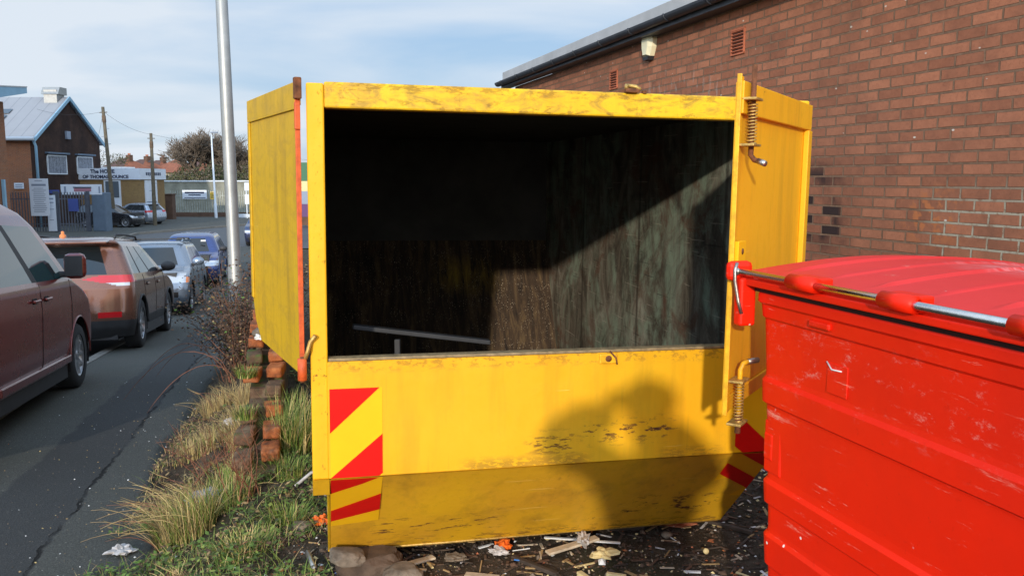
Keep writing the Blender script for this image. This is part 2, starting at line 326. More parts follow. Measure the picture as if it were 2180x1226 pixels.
M['p_van'] = carpaint('maroon_car_paint', (.20, .022, .018), .25); M['p_brown'] = carpaint('bronze_brown_paint', (.22, .095, .060), .5)
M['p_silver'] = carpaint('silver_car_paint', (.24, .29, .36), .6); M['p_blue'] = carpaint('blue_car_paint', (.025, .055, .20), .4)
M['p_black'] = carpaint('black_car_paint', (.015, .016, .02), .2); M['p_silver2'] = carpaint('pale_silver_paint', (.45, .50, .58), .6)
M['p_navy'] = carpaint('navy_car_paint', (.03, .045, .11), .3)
M['galv'] = plain('galvanised_column', (.33, .33, .315), .48, .6, .12, 6)
M['polewood'] = plain('creosoted_pole', (.105, .085, .055), .9, 0, .3, 6)
M['gutter'] = plain('black_gutter_plastic', (.030, .034, .042), .45, 0, .3, 5); M['roofedge'] = plain('grey_roof_sheet', (.40, .40, .40), .6, 0, .12, 3)
M['alarm'] = plain('cream_alarm_plastic', (.80, .74, .50), .4, 0, .05, 6, bump=0); M['terravent'] = plain('terracotta_vent', (.42, .12, .055), .8)
M['black2'] = flat('black_slot', (.008, .006, .006), .9)
t = T('profiled_metal_roof'); x, y, z = t.sep()
rib = t.step(t.math('FRACT', t.math('MULTIPLY', x, 1.25)), .0, .10)
c = t.mix(t.math('SUBTRACT', 1., rib), (.30, .31, .33), (.16, .17, .19)); M['metalroof'] = t.done(t.mix(t.math('MULTIPLY', t.noise(1.4, 5), .4), c, (.19, .19, .20)), .6, .1)
M['bluetrim'] = plain('pale_blue_trim', (.22, .38, .50), .5, 0, .08, 3, bump=0); M['bluegrey'] = plain('blue_grey_cladding', (.10, .14, .19), .7, 0, .12, 3)
M['palisade'] = plain('grey_palisade_steel', (.085, .095, .12), .6, .3, .2, 5); M['palilight'] = plain('galvanised_palisade', (.30, .32, .29), .6, .3, .3, 5)
M['signw'] = plain('white_sign_board', (.62, .66, .72), .5, 0, .05, 3, bump=0); M['ink'] = flat('navy_sign_lettering', (.02, .03, .07), .6)
M['inkred'] = flat('dull_red_sign_print', (.35, .16, .20), .6); M['inkgrey'] = flat('grey_sign_print', (.22, .26, .33), .6)
M['blueban'] = flat('blue_banner', (.05, .08, .28), .6); M['yelsign'] = flat('yellow_sign', (.75, .5, .04), .5)
t = T('sunlit_orange_tiles'); M['tiles'] = t.done(t.ramp(t.noise(1.6, 5, .7), [(.3, (.17, .06, .035)), (.7, (.32, .11, .055))]), .9, 0, t.noise(20, 3), .3, .02)
t = T('brown_clay_tiles'); M['tilesb'] = t.done(t.ramp(t.noise(1.6, 5, .7), [(.3, (.065, .038, .032)), (.7, (.12, .062, .05))]), .9)
M['render'] = plain('pale_render', (.42, .38, .32), .9, 0, .12, 2); M['winfar'] = flat('grey_window_pane', (.10, .12, .14), .15); M['blind'] = plain('vertical_blind_pane', (.17, .19, .23), .4, 0, .5, 9, bump=0)
M['wframe'] = plain('white_upvc', (.60, .64, .68), .5, 0, .05, 3, bump=0)
M['creamfence'] = plain('cream_sheet_fence', (.22, .215, .17), .8, 0, .35, 1); M['brownwall'] = plain('brown_low_wall', (.10, .055, .035), .9, 0, .3, 2)
M['skin'] = plain('skin', (.50, .28, .19), .6, 0, .05, 6, bump=0); M['jacket'] = plain('dark_jacket', (.03, .035, .045), .8); M['jeans'] = plain('jeans', (.04, .06, .11), .85); M['hair'] = plain('dark_hair', (.03, .02, .014), .8)
M['purple'] = flat('purple_board', (.09, .03, .12), .6); M['greenb'] = flat('green_board', (.03, .13, .06), .6)

# ------------------------------------------------------------------ mesh helpers
class MB:
    def __init__(s): s.v = []; s.f = []; s.mi = []; s.mats = []; s.sm = []
    def mat(s, m):
        if m not in s.mats: s.mats.append(m)
        return s.mats.index(m)
    def add(s, vs, fs, m, smooth=False):
        o = len(s.v); k = s.mat(m); s.v.extend([tuple(q) for q in vs])
        for f in fs: s.f.append(tuple(i + o for i in f)); s.mi.append(k); s.sm.append(smooth)
    def box(s, c, d, m, rz=0, rx=0, ry=0, bev=0):
        X, Y, Z = d[0] / 2, d[1] / 2, d[2] / 2
        if bev:
            b = min(bev, X * .9, Y * .9, Z * .9); bm = bmesh.new(); bmesh.ops.create_cube(bm, size=1)
            for q in bm.verts: q.co = Vector((q.co.x * 2 * X, q.co.y * 2 * Y, q.co.z * 2 * Z))
            bmesh.ops.bevel(bm, geom=bm.edges[:], offset=b, segments=2, affect='EDGES', profile=.5)
            vs = [q.co.copy() for q in bm.verts]; fs = [[q.index for q in f.verts] for f in bm.faces]; bm.free()
        else:
            vs = [Vector((a * X, b_ * Y, c_ * Z)) for c_ in (-1, 1) for b_ in (-1, 1) for a in (-1, 1)]
            fs = [(0, 2, 3, 1), (4, 5, 7, 6), (0, 1, 5, 4), (2, 6, 7, 3), (0, 4, 6, 2), (1, 3, 7, 5)]
        R = Matrix.Rotation(rz, 3, 'Z') @ Matrix.Rotation(ry, 3, 'Y') @ Matrix.Rotation(rx, 3, 'X')
        s.add([R @ q + Vector(c) for q in vs], fs, m, False)
    def b2(s, p, q, m, bev=0): # box from min corner to max corner
        s.box([(a + b) / 2 for a, b in zip(p, q)], [b - a for a, b in zip(p, q)], m, bev=bev)
    def prism(s, poly, d0, d1, m, axis='y'): # poly in the other two axes
        def P(a, b, d): return {'y': (a, d, b), 'x': (d, a, b), 'z': (a, b, d)}[axis]
        n = len(poly); vs = [P(a, b, d0) for a, b in poly] + [P(a, b, d1) for a, b in poly]
        fs = [tuple(range(n)), tuple(range(2 * n - 1, n - 1, -1))] + [(i, i + n, (i + 1) % n + n, (i + 1) % n) for i in range(n)]
        s.add(vs, fs, m)
    def rough(s, c, d, m, rz=0, rx=0, seed=0, amp=.006):
        bm = bmesh.new(); bmesh.ops.create_cube(bm, size=1); bmesh.ops.subdivide_edges(bm, edges=bm.edges[:], cuts=5, use_grid_fill=True); R = Matrix.Rotation(rz, 3, 'Z') @ Matrix.Rotation(rx, 3, 'X')
        for q in bm.verts:
            p = Vector((q.co.x * d[0], q.co.y * d[1], q.co.z * d[2])); u = Vector([abs(v) * 2 for v in q.co]); e_ = sorted(u)[1]
            k = 1 - (.05 + .10 * max(0, mnoise.noise(p * 14 + Vector((seed, 0, 0))))) * max(0, e_ - .7) / .3
            p = p * k + Vector([mnoise.noise(p * 22 + Vector((seed * 1.7, a, 0))) for a in (0, 9, 19)]) * amp; q.co = R @ p + Vector(c)
        s.add([q.co.copy() for q in bm.verts], [[q.index for q in f.verts] for f in bm.faces], m, True); bm.free()
    def tube(s, pts, r, m, n=8, cap=True, smooth=True):
        pts = [Vector(p) for p in pts]; rs = r if isinstance(r, (list, tuple)) else [r] * len(pts)
        vs = []; up = Vector((0, 0, 1)); prev = None
        for i, p in enumerate(pts):
            d = (pts[min(i + 1, len(pts) - 1)] - pts[max(i - 1, 0)]).normalized()
            if prev is None: a = d.cross(up if abs(d.z) < .95 else Vector((1, 0, 0))).normalized()
            else: a = (prev - d * prev.dot(d)).normalized()
            prev = a; b = d.cross(a)
            for k in range(n): vs.append(p + (a * cos(2 * pi * k / n) + b * sin(2 * pi * k / n)) * rs[i])
        fs = []
        for i in range(len(pts) - 1):
            for k in range(n): fs.append((i * n + k, i * n + (k + 1) % n, (i + 1) * n + (k + 1) % n, (i + 1) * n + k))
        if cap: fs.append(tuple(range(n - 1, -1, -1))); fs.append(tuple(range((len(pts) - 1) * n, len(pts) * n)))
        s.add(vs, fs, m, smooth)
    def lathe(s, prof, m, n=24, c=(0, 0, 0), axis='z', smooth=True):
        vs = []
        for r, h in prof:
            for k in range(n):
                a = 2 * pi * k / n; q = (r * cos(a), r * sin(a), h)
                if axis == 'y': q = (q[0], q[2], q[1])
                if axis == 'x': q = (q[2], q[0], q[1])
                vs.append((q[0] + c[0], q[1] + c[1], q[2] + c[2]))
        fs = [(i * n + k, i * n + (k + 1) % n, (i + 1) * n + (k + 1) % n, (i + 1) * n + k) for i in range(len(prof) - 1) for k in range(n)]
        s.add(vs, fs, m, smooth)
    def rock(s, c, d, m, seed=0, sub=2, amp=.35, rz=0, flatten=0):
        bm = bmesh.new(); bmesh.ops.create_icosphere(bm, subdivisions=sub, radius=1)
        R = Matrix.Rotation(rz, 3, 'Z')
        for q in bm.verts:
            nn = mnoise.noise(q.co * 1.1 + Vector((seed * 3.1, seed, 0))) + .4 * mnoise.noise(q.co * 2.9 + Vector((seed, 0, seed * 2)))
            k = 1 + amp * nn; p = q.co * k
            if flatten: p = Vector([max(-flatten, min(flatten, a)) for a in p])
            q.co = R @ Vector((p.x * d[0] / 2, p.y * d[1] / 2, p.z * d[2] / 2)) + Vector(c)
        s.add([q.co.copy() for q in bm.verts], [[q.index for q in f.verts] for f in bm.faces], m, not flatten); bm.free()
    def build(s, name, parent=None, loc=None, rot=None):
        me = bpy.data.meshes.new(name); me.from_pydata(s.v, [], s.f)
        for m in s.mats: me.materials.append(M[m] if isinstance(m, str) else m)
        me.polygons.foreach_set('material_index', s.mi); me.polygons.foreach_set('use_smooth', s.sm)
        me.update()
        bm = bmesh.new(); bm.from_mesh(me); bmesh.ops.recalc_face_normals(bm, faces=bm.faces[:]); bm.to_mesh(me); bm.free()
        o = bpy.data.objects.new(name, me); C.objects.link(o)
        if parent: o.parent = parent
        if loc is not None: o.location = loc
        if rot is not None: o.rotation_euler = rot
        return o
def empty(name, loc=(0, 0, 0), rot=(0, 0, 0), parent=None):
    o = bpy.data.objects.new(name, None); C.objects.link(o); o.location = loc; o.rotation_euler = rot; o.empty_display_size = .2
    if parent: o.parent = parent
    return o
def tag(o, label=None, cat=None, group=None, kind=None):
    if label: o['label'] = label
    if cat: o['category'] = cat
    if group: o['group'] = group
    if kind: o['kind'] = kind
    return o
def one(name, fn, parent=None, loc=None, rot=None):
    b = MB(); fn(b); return b.build(name, parent, loc, rot)
def copy_tree(o, parent=None):
    c = o.copy(); C.objects.link(c); c.parent = parent
    for ch in list(o.children): copy_tree(ch, c)
    return c
def text_mb(b, s, size, m, M4, ext=.004, align='LEFT', font_bold=0.0):
    cu = bpy.data.curves.new('lettering', 'FONT'); cu.body = s; cu.size = size; cu.extrude = ext; cu.align_x = align; cu.offset = font_bold; cu.resolution_u = 3
    ob = bpy.data.objects.new('lettering', cu); C.objects.link(ob)
    bpy.context.view_layer.update(); dg = bpy.context.evaluated_depsgraph_get()
    me = bpy.data.meshes.new_from_object(ob.evaluated_get(dg))
    b.add([M4 @ v.co for v in me.vertices], [tuple(p.vertices) for p in me.polygons], m)
    bpy.data.objects.remove(ob); bpy.data.curves.remove(cu); bpy.data.meshes.remove(me)

# ------------------------------------------------------------------ ground
def interp(x, xs, ys): return float(np.interp(x, xs, ys))
PX = [-30, 0, 4, 8.7, 12.4, 19, 25, 40, 60, 80, 120, 200, 400]
PZ = [.3, -.12, -.22, -.47, -.78, -1.33, -1.48, -1.46, -1.52, -1.5, -1.7, -2.6, -4]
def pav(y): return interp(y, PX, PZ)
def kerbx(y): return -5.30 - .268 * (y - 10.29) if y < 26 else -9.51 - .40 * (y - 26)
def bankx(y): return -1.70 - .23 * (y - 4.9)
def yardz(y): return interp(y, [-30, 8, 26, 60], [0, 0, -1.3, -1.5])
def sm(a, b, x): t_ = max(0, min(1, (x - a) / (b - a))); return t_ * t_ * (3 - 2 * t_)
def gz(x, y):
    s = x - bankx(y); a = sm(-.75 if y > 5.5 else -.45, .30, s); b = yardz(y); p = pav(y)
    h = p * (1 - a) + b * a
    if y > 30: h = pav(y) if x < 20 else h
    return h
def grid(b, xs, ys, fz, m, keep=None):
    vs = [(x, y, fz(x, y)) for y in ys for x in xs]; nx = len(xs); fs = []
    for j in range(len(ys) - 1):
        for i in range(nx - 1):
            if keep is None or keep((xs[i] + xs[i + 1]) / 2, (ys[j] + ys[j + 1]) / 2): fs.append((j * nx + i, j * nx + i + 1, (j + 1) * nx + i + 1, (j + 1) * nx + i))
    b.add(vs, fs, m, True)
def nz(x, y, s=1.3): return mnoise.noise(Vector((x * s, y * s, 3)))
# base land sheet reaching the horizon
bx = MB(); xs = [-1500, -600, -300, -150, -80, -50, -30, -20, -12, -6, 0, 10, 30, 100, 400, 1500]; ys = [-60, -20, 0, 5, 10, 15, 20, 26, 40, 50, 60, 80, 120, 200, 400, 900, 2000]
grid(bx, xs, ys, lambda x, y: min(pav(y), yardz(y)) - .35 if y < 28 else pav(y) - .12, 'grassland'); tag(bx.build('land'), kind='structure')
# near ground: yard soil and bank
bx = MB(); xs = list(np.arange(-6, 6.01, .06)); ys = list(np.arange(1.2, 12.0, .07))
def fz_soil(x, y): 
    h = gz(x, y); return h + .010 * nz(x, y, 4) + .02 * nz(x, y, 1.1) - (.03 if x < bankx(y) - .6 else 0)
grid(bx, xs, ys, fz_soil, 'soil', lambda x, y: x > bankx(y) - 1.2)
xs2 = list(np.arange(-14, 8.1, .5)); ys2 = list(np.arange(-12, 1.21, .55)) + [1.2]
grid(bx, xs2, ys2, lambda x, y: gz(x, y), 'soil', lambda x, y: x > bankx(y) - 1.0)
xs3 = list(np.arange(-14, 16.1, .5)); ys3 = list(np.arange(11.9, 40, .6))
grid(bx, xs3, ys3, lambda x, y: gz(x, y) - .035, 'soil', lambda x, y: x > bankx(y) - 1.9 and y < 39)
tag(bx.build('yard_ground'), kind='structure')
# pavement tarmac: strip between bank and kerb
bx = MB()
ys = list(np.arange(-12, 40.1, .25)); N_ = 34; vs = []; fs = []
for y in ys:
    x0 = kerbx(y); x1 = bankx(y) + (-.62 if y > 6.2 else -.62 + .42 * sm(6.2, 3.2, y)) + .06 * nz(0, y, 1.5)
    for i in range(N_ + 1):
        x = x0 + (x1 - x0) * i / N_; vs.append((x, y, pav(y) + .012 + (.008 * nz(x, y, .7) if i > 0 else 0) - (.05 if i == N_ else 0)))
for j in range(len(ys) - 1):
    for i in range(N_): q = j * (N_ + 1) + i; fs.append((q, q + 1, q + N_ + 2, q + N_ + 1))
bx.add(vs, fs, 'tarmac', True); tag(bx.build('pavement'), kind='structure')
# kerb line
bx = MB()
ys = list(np.arange(-12, 40.1, .9))
for a, b_ in zip(ys[:-1], ys[1:]):
    b_ -= .012
    p = [(kerbx(a) - .13, a, pav(a)), (kerbx(a) - .002, a, pav(a)), (kerbx(b_) - .002, b_, pav(b_)), (kerbx(b_) - .13, b_, pav(b_))]
    top = [(q[0], q[1], q[2] + .022) for q in p]; bot = [(q[0], q[1], q[2] - .2) for q in p]
    bx.add(top + bot, [(0, 1, 2, 3), (4, 7, 6, 5), (0, 3, 7, 4), (1, 5, 6, 2), (0, 4, 5, 1), (2, 6, 7, 3)], 'kerb')
tag(bx.build('kerb'), kind='structure')
# road
bx = MB(); vs = []; fs = []; ys = list(np.arange(-12, 40.1, 1.0))
for y in ys:
    x0 = kerbx(y) - 9.5; x1 = kerbx(y) - .131
    for i in range(8): x = x0 + (x1 - x0) * i / 7; vs.append((x, y, pav(y) - .07))
for j in range(len(ys) - 1):
    for i in range(7): q = j * 8 + i; fs.append((q, q + 1, q + 9, q + 8))
bx.add(vs, fs, 'road', True)
grid(bx, list(np.arange(-60, 12.1, 3)), list(np.arange(40, 72.1, 2)), lambda x, y: pav(y) - .07, 'road')
tag(bx.build('road'), kind='structure')
# far forecourt pavement (left of the junction)
bx = MB(); poly = [(-60, 20), (-19.0, 30), (-19.4, 40), (-21.4, 46), (-22.5, 50.5), (-20.5, 58), (-18.2, 64), (-12, 68), (10, 69), (10, 74), (-60, 74)]
vs = [(x, y, pav(y) + .05) for x, y in poly]
import mathutils.geometry as mg
tri = mg.tessellate_polygon([[Vector((x, y, 0)) for x, y in poly]]); bx.add(vs, [tuple(q) for q in tri], 'pave_far' if 'pave_far' in M else 'tarmac')
for (a, b_) in zip(poly[1:9], poly[2:9]):
    A = Vector((a[0], a[1], pav(a[1]) + .056)); B = Vector((b_[0], b_[1], pav(b_[1]) + .056)); d = (B - A); L_ = d.length
    nrm = Vector((d.y, -d.x, 0)).normalized() * .16
    bx.add([A, B, B + nrm, A + nrm, A + nrm - Vector((0, 0, .2)), B + nrm - Vector((0, 0, .2))], [(0, 1, 2, 3), (3, 2, 5, 4)], 'kerb')
tag(bx.build('far_pavement'), kind='structure')

# ------------------------------------------------------------------ yellow skip container
W, HT, ZS, ZB, S, Z0 = 1.988, 2.047, 1.0294, .5825, .48, .08
sk = tag(empty('waste_skip', (-.7577, 3.0656, 0), (.0025, .0125, .2217)), 'large yellow steel waste skip with open doors and red striped corners beside the brick wall', 'skip')
D = 3.85
def panel_grid(b, x0, x1, P0, P1, m, nx=26, nz_=8, dent=.004, th=.006, seed=0):
    # slightly dented plate between two horizontal lines P0=(y,z) bottom, P1 top
    P0 = Vector((0, *P0)); P1 = Vector((0, *P1)); n = (P1 - P0).cross(Vector((1, 0, 0))).normalized()
    for side, sg in ((0, 0), (1, 1)):
        vs = []; fs = []
        for j in range(nz_ + 1):
            for i in range(nx + 1):
                u = i / nx; v = j / nz_; p = P0.lerp(P1, v); p = Vector((x0 + (x1 - x0) * u, p.y, p.z))
                edge = min(1, min(u, 1 - u) * 8) * min(1, min(v, 1 - v) * 6)
                d = dent * mnoise.noise(Vector((p.x * 2.5 + seed, p.z * 3, seed))) * edge
                vs.append(p + n * d - n * (th * sg))
        for j in range(nz_):
            for i in range(nx): q = j * (nx + 1) + i; fs.append((q, q + 1, q + nx + 2, q + nx + 1) if not side else (q, q + nx + 1, q + nx + 2, q + 1))
        b.add(vs, fs, m, True)
one('front_panel', lambda b: (panel_grid(b, .06, W - .06, (.002, ZB), (.002, ZS), 'yel_panel'), ), sk)
one('lower_panel', lambda b: (panel_grid(b, .064, W - .064, (S, Z0), (.003, ZB - .002), 'yel_low', 30, 10, .009, .006, 5),
                              b.tube([(.064, S - .004, Z0), (.6, S - .006, Z0 - .002), (1.2, S - .002, Z0 + .002), (W - .064, S - .004, Z0)], .007, 'yel_steel', 6)), sk)
def posts(b, x0, x1):
    b.b2((x0, -.006, ZB - .002), (x1, .055, HT - .006), 'yel_post', .006)
    b.prism([(-.006, ZB - .003), (.05, ZB - .003), (.11, ZB - .085), (.055, ZB - .085)], x0, x1, 'yel_low', 'x')
one('post', lambda b: posts(b, 0, .062), sk)
one('post', lambda b: posts(b, W - .062, W), sk)
one('top_beam', lambda b: b.b2((.0625, -.004, 1.9548), (W - .0625, .07, HT), 'yel_top', .007), sk)
one('sill', lambda b: (b.b2((.064, .0, ZS + .0005), (W - .064, .05, ZS + .012), 'sill', .003),), sk)
# body shell
side_poly = [(.056, ZB), (S + .01, Z0), (3.32, Z0), (D, 1.2), (D, 2.03), (.056, 2.03)]
def side(b, x, o):
    b.prism([(y, z) for y, z in side_poly], x, x + o * .008, 'yel_left', 'x')
one('side_wall', lambda b: (side(b, .0625, -1), [b.b2((.012, y, .6), (.036, y + .06, 2.02), 'yel_left', .004) for y in (.9, 1.9, 2.9)]), sk)
one('side_wall', lambda b: (side(b, W - .0625, 1), [b.b2((W - .036, y, .6), (W - .012, y + .06, 2.02), 'yel_left', .004) for y in (.9, 1.9, 2.9)]), sk)
one('roof', lambda b: b.b2((.03, .071, 2.031), (W - .03, D, 2.040), 'yel_top'), sk)
one('rear_wall', lambda b: (b.b2((.054, D, 1.2), (W - .054, D + .01, 2.03), 'yel_left'), b.b2((.054, S + .02, Z0 - .012), (W - .054, 3.32, Z0 - .002), 'yel_left'),
     b.add([(.054, 3.325, Z0 - .01), (W - .054, 3.325, Z0 - .01), (W - .054, D + .01, 1.2), (.054, D + .01, 1.2)], [(0, 1, 2, 3)], 'yel_left')), sk)
def lining(b):
    x0, x1 = .066, W - .066; i = .008
    pr = [(.060, ZB), (S + .02, Z0 + i), (3.30, Z0 + i)]
    back = [(3.32, Z0 + i), (D - .01, 1.2), (D - .01, 2.022)]
    for side_x in (x0, x1):
        pts_ = [(.058, ZS), (.060, ZB)] + [(S + .02, Z0 + i), (3.32, Z0 + i), (D - .01, 1.2), (D - .01, 2.022), (.072, 2.022)]
        b.add([(side_x, y, z) for y, z in pts_], [tuple(range(len(pts_)))], 'lining')
    def q(p, r, m): b.add([(x0, *p), (x1, *p), (x1, *r), (x0, *r)], [(0, 1, 2, 3)], m)
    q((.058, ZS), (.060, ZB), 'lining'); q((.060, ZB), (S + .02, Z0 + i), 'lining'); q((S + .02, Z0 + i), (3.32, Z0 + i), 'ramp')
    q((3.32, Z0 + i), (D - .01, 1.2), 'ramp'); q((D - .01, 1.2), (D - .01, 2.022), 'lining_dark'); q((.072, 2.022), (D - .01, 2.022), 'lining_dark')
one('inner_lining', lining, sk)
# welded keepers
def keeper_top(b):
    b.box((1.22, .0, HT + .006), (.055, .05, .014), 'rust', bev=.003); b.tube([(1.195, -.02, HT + .016), (1.20, .0, HT + .026), (1.24, .0, HT + .024), (1.255, -.01, HT + .012)], .008, 'yel_steel', 7)
    b.box((1.275, .0, HT + .004), (.015, .02, .01), 'rust')
one('latch_keeper', keeper_top, sk)
def keeper_sill(b):
    b.box((1.155, -.008, ZS - .022), (.075, .016, .040), 'yel_edge', bev=.004); b.lathe([(.0, -.018), (.012, -.018), (.017, -.012), (.017, -.004)], 'rust', 10, (1.155, 0, ZS - .022), 'y')
    b.tube([(1.16, -.012, ZS + .008), (1.185, -.02, ZS - .02), (1.19, -.018, ZS - .045)], .004, 'rust', 6)
one('latch_keeper', keeper_sill, sk)
# hazard markers: yellow sheet with red diagonal stripes, folded over the bend
ang = atan2(ZB - Z0, S)
def on_low(v, o=.004): # point on lower panel at distance v below the bend, offset o outward
    dx = S; dz = ZB - Z0; L_ = sqrt(dx * dx + dz * dz); ty, tz = dx / L_, -dz / L_; ny, nzz = -dz / L_, -dx / L_
    return (.003 + ty * v + ny * o, ZB - .002 + tz * v + nzz * o)
def sheet(b, poly_u, m, off, xm):
    # poly_u: (x, v) v>0 above bend (height above ZB), v<0 below the bend; split at bend
    def clip(P, above):
        out = []
        for i in range(len(P)):
            a, c = P[i], P[(i + 1) % len(P)]; ina = (a[1] >= 0) == above or a[1] == 0; inc = (c[1] >= 0) == above or c[1] == 0
            if ina: out.append(a)
            if ina != inc: t_ = a[1] / (a[1] - c[1]); out.append((a[0] + (c[0] - a[0]) * t_, 0.0))
        return out
    for above in (True, False):
        Q = clip(poly_u, above)
        if len(Q) < 3: continue
        if abs(sum(Q[i][0] * Q[(i + 1) % len(Q)][1] - Q[(i + 1) % len(Q)][0] * Q[i][1] for i in range(len(Q)))) < 1e-6: continue
        if above: vs = [(xm(x), .002 - off, ZB + v) for x, v in Q]
        else: vs = [(xm(x), *on_low(-v, off)) for x, v in Q]
        b.add(vs, [tuple(range(len(Q)))], m)
TOPV = .345; BOTV = -.42; MW = .195
def hazard(xm, P):
    s_ = one('hazard_marker', lambda b: sheet(b, [(0, TOPV), (MW, TOPV), (MW, BOTV + .03), (0, BOTV)], 'tape_y', .0065, xm), sk)
    for p in P: one('red_stripe', lambda b: sheet(b, p, 'tape_r', .0085, xm), s_)
hazard(lambda x: .066 + x, [[(0, .345), (.185, .345), (0, .175)], [(0, .0), (MW, .165), (MW, .01), (.12, -.045), (0, -.115)], [(0, -.27), (MW, -.14), (MW, -.285), (0, -.37)]])
hazard(lambda x: W - .066 - x, [[(0, .345), (0, .315), (.04, .345)], [(0, .0), (MW, .175), (MW, .03), (.0, -.13)], [(0, -.34), (0, -.24), (MW, -.075), (MW, -.175)]])
# left door
DW = .90
def door_local(b, mat, sgn):
    poly = [(0, -.015), (DW - .16, -.015), (DW - .05, .06), (DW, .15), (DW, 1.03), (.0, 1.035)]
    b.prism(poly, -.004, .004, mat)
dl = one('door', lambda b: door_local(b, 'yel_left', 1), sk, (-.030, -.022, 1.005), (0, 0, radians(104.6)))
dl['label'] = 'left door swung fully back'
one('flange', lambda b: (b.b2((.0, .0045, .94), (DW, .012, 1.034), 'yel_left', .002), b.b2((DW - .035, .0045, .16), (DW, .012, .938), 'yel_left', .002)), dl)
one('flange', lambda b: (b.b2((.0, -.013, .955), (DW, -.0045, 1.034), 'yel_left', .002), b.b2((DW - .02, -.013, .16), (DW - .001, -.0045, .953), 'yel_left', .002)), dl)
one('hinge_edge', lambda b: b.b2((-.004, -.009, -.01), (.004, .009, .975), 'oxide', .002), dl)
def hinge(b, z0, z1):
    b.tube([(0, 0, z0), (0, 0, z1)], .017, 'oxide', 12); b.tube([(0, 0, z0 - .008), (0, 0, z1 + .008)], .009, 'rust', 10)
h1 = one('hinge', lambda b: (b.b2((-.022, -.012, .975), (.004, .014, 1.05), 'rust', .004), b.b2((-.012, -.008, .87), (.002, .012, .965), 'oxide', .003)), dl)
h2 = one('hinge', lambda b: (hinge(b, -.035, .045), b.tube([(-.004, -.01, .045), (-.01, -.02, .075), (-.004, -.03, .105), (-.02, -.045, .13)], .008, 'yel_steel', 8)), dl)
# right door
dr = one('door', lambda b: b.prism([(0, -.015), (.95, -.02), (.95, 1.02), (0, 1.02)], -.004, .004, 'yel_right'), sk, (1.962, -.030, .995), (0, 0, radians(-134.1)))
dr['label'] = 'right door standing half open'
# local +x from hinge to free edge; outer face is local +y (towards viewer)?
OUT = 1
def rd(b):
    y0, y1 = .0045, .022
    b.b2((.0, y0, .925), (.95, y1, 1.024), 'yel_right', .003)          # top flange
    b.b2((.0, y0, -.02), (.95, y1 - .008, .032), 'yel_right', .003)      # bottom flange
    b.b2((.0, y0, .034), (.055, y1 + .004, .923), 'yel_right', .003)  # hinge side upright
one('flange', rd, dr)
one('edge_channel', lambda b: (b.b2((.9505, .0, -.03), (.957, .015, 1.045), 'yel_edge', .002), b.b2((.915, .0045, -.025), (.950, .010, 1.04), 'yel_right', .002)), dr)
one('latch_plate', lambda b: (b.b2((.865, .012, .465), (.945, .026, .530), 'tape_y', .002), b.lathe([(.0, .0275), (.010, .0275), (.010, .024)], 'rust', 14, (.903, 0, .497), 'y'), b.b2((.862, .0105, .455), (.948, .013, .4645), 'rust')), dr)
def spring_bolt(b, zc, up):
    y = .038; x = .905
    for dz in (-.07, .07): b.b2((x - .035, .0125, zc + dz - .004), (x + .045, y + .022, zc + dz + .004), 'yel_steel', .002)
    pts = []; n = 13
    for i in range(n * 12 + 1):
        a = 2 * pi * i / 12; pts.append((x + .0135 * cos(a), y + .0135 * sin(a), zc - .066 + .128 * i / (n * 12)))
    b.tube(pts, .0028, 'yel_steel', 5)
def bolt_top(b):
    spring_bolt(b, .90, 1); b.tube([(.905, .038, 1.075), (.905, .038, .80), (.908, .050, .785), (.925, .078, .778)], .0085, 'rust', 9); b.tube([(.918, .066, .781), (.933, .092, .772)], .0095, 'steel', 9)
    b.b2((.90, .030, .968), (.91, .046, .972), 'rust')
one('spring_bolt', bolt_top, dr)
def bolt_bot(b):
    spring_bolt(b, .012, 1); b.tube([(.905, .038, -.095), (.905, .038, -.03)], .0095, 'rust', 9)
    b.tube([(.905, .038, -.03), (.905, .038, .115), (.900, .045, .135), (.885, .055, .141)], .0085, 'yel_edge', 9); b.tube([(.886, .055, .141), (.842, .075, .141)], .0095, 'steel', 9)
one('spring_bolt', bolt_bot, dr)
one('hinge_edge', lambda b: b.tube([(0, .0, .02), (0, 0, 1.0)], .012, 'yel_edge', 10), dr)
# bar lying inside the skip
ib = tag(empty('metal_bar', (0, 0, 0)), 'grey bent steel bar on an upright, inside the skip behind the sill', 'bar')
one('rail', lambda b: b.box((-.40, 3.72, 1.015), (.62, .05, .02), 'dkplastic', rz=radians(14), ry=radians(9), bev=.004), ib)
one('upright', lambda b: b.b2((-.52, 3.67, .2), (-.495, 3.70, 1.0), 'dkplastic', .003), ib)

# ------------------------------------------------------------------ red bin
bn = tag(empty('wheeled_bin', (.752, 2.60, 0), (0, 0, radians(-74))), 'large scuffed red plastic wheeled bin with ribbed lid beside the skip door', 'bin')
BL, BD = 1.36, 1.06
def rrect(z, o, r=.05, n=6, seg=24):
    # outline of body at height z with outward offset o
    x0, x1, y0, y1 = -o, BL + o, -o, BD + o; pts = []
    def ln(a, b_, k): return [(a[0] + (b_[0] - a[0]) * i / k, a[1] + (b_[1] - a[1]) * i / k) for i in range(k)]
    cs = [((x0 + r, y0), (x1 - r, y0)), ((x1, y0 + r), (x1, y1 - r)), ((x1 - r, y1), (x0 + r, y1)), ((x0, y1 - r), (x0, y0 + r))]
    cen = [(x1 - r, y0 + r), (x1 - r, y1 - r), (x0 + r, y1 - r), (x0 + r, y0 + r)]
    for k, (a, b_) in enumerate(cs):
        pts += ln(a, b_, seg); c0 = -pi / 2 + k * pi / 2
        for i in range(n): t_ = c0 + (pi / 2) * i / n; pts.append((cen[k][0] + r * cos(t_), cen[k][1] + r * sin(t_)))
    return [(x, y, z) for x, y in pts]
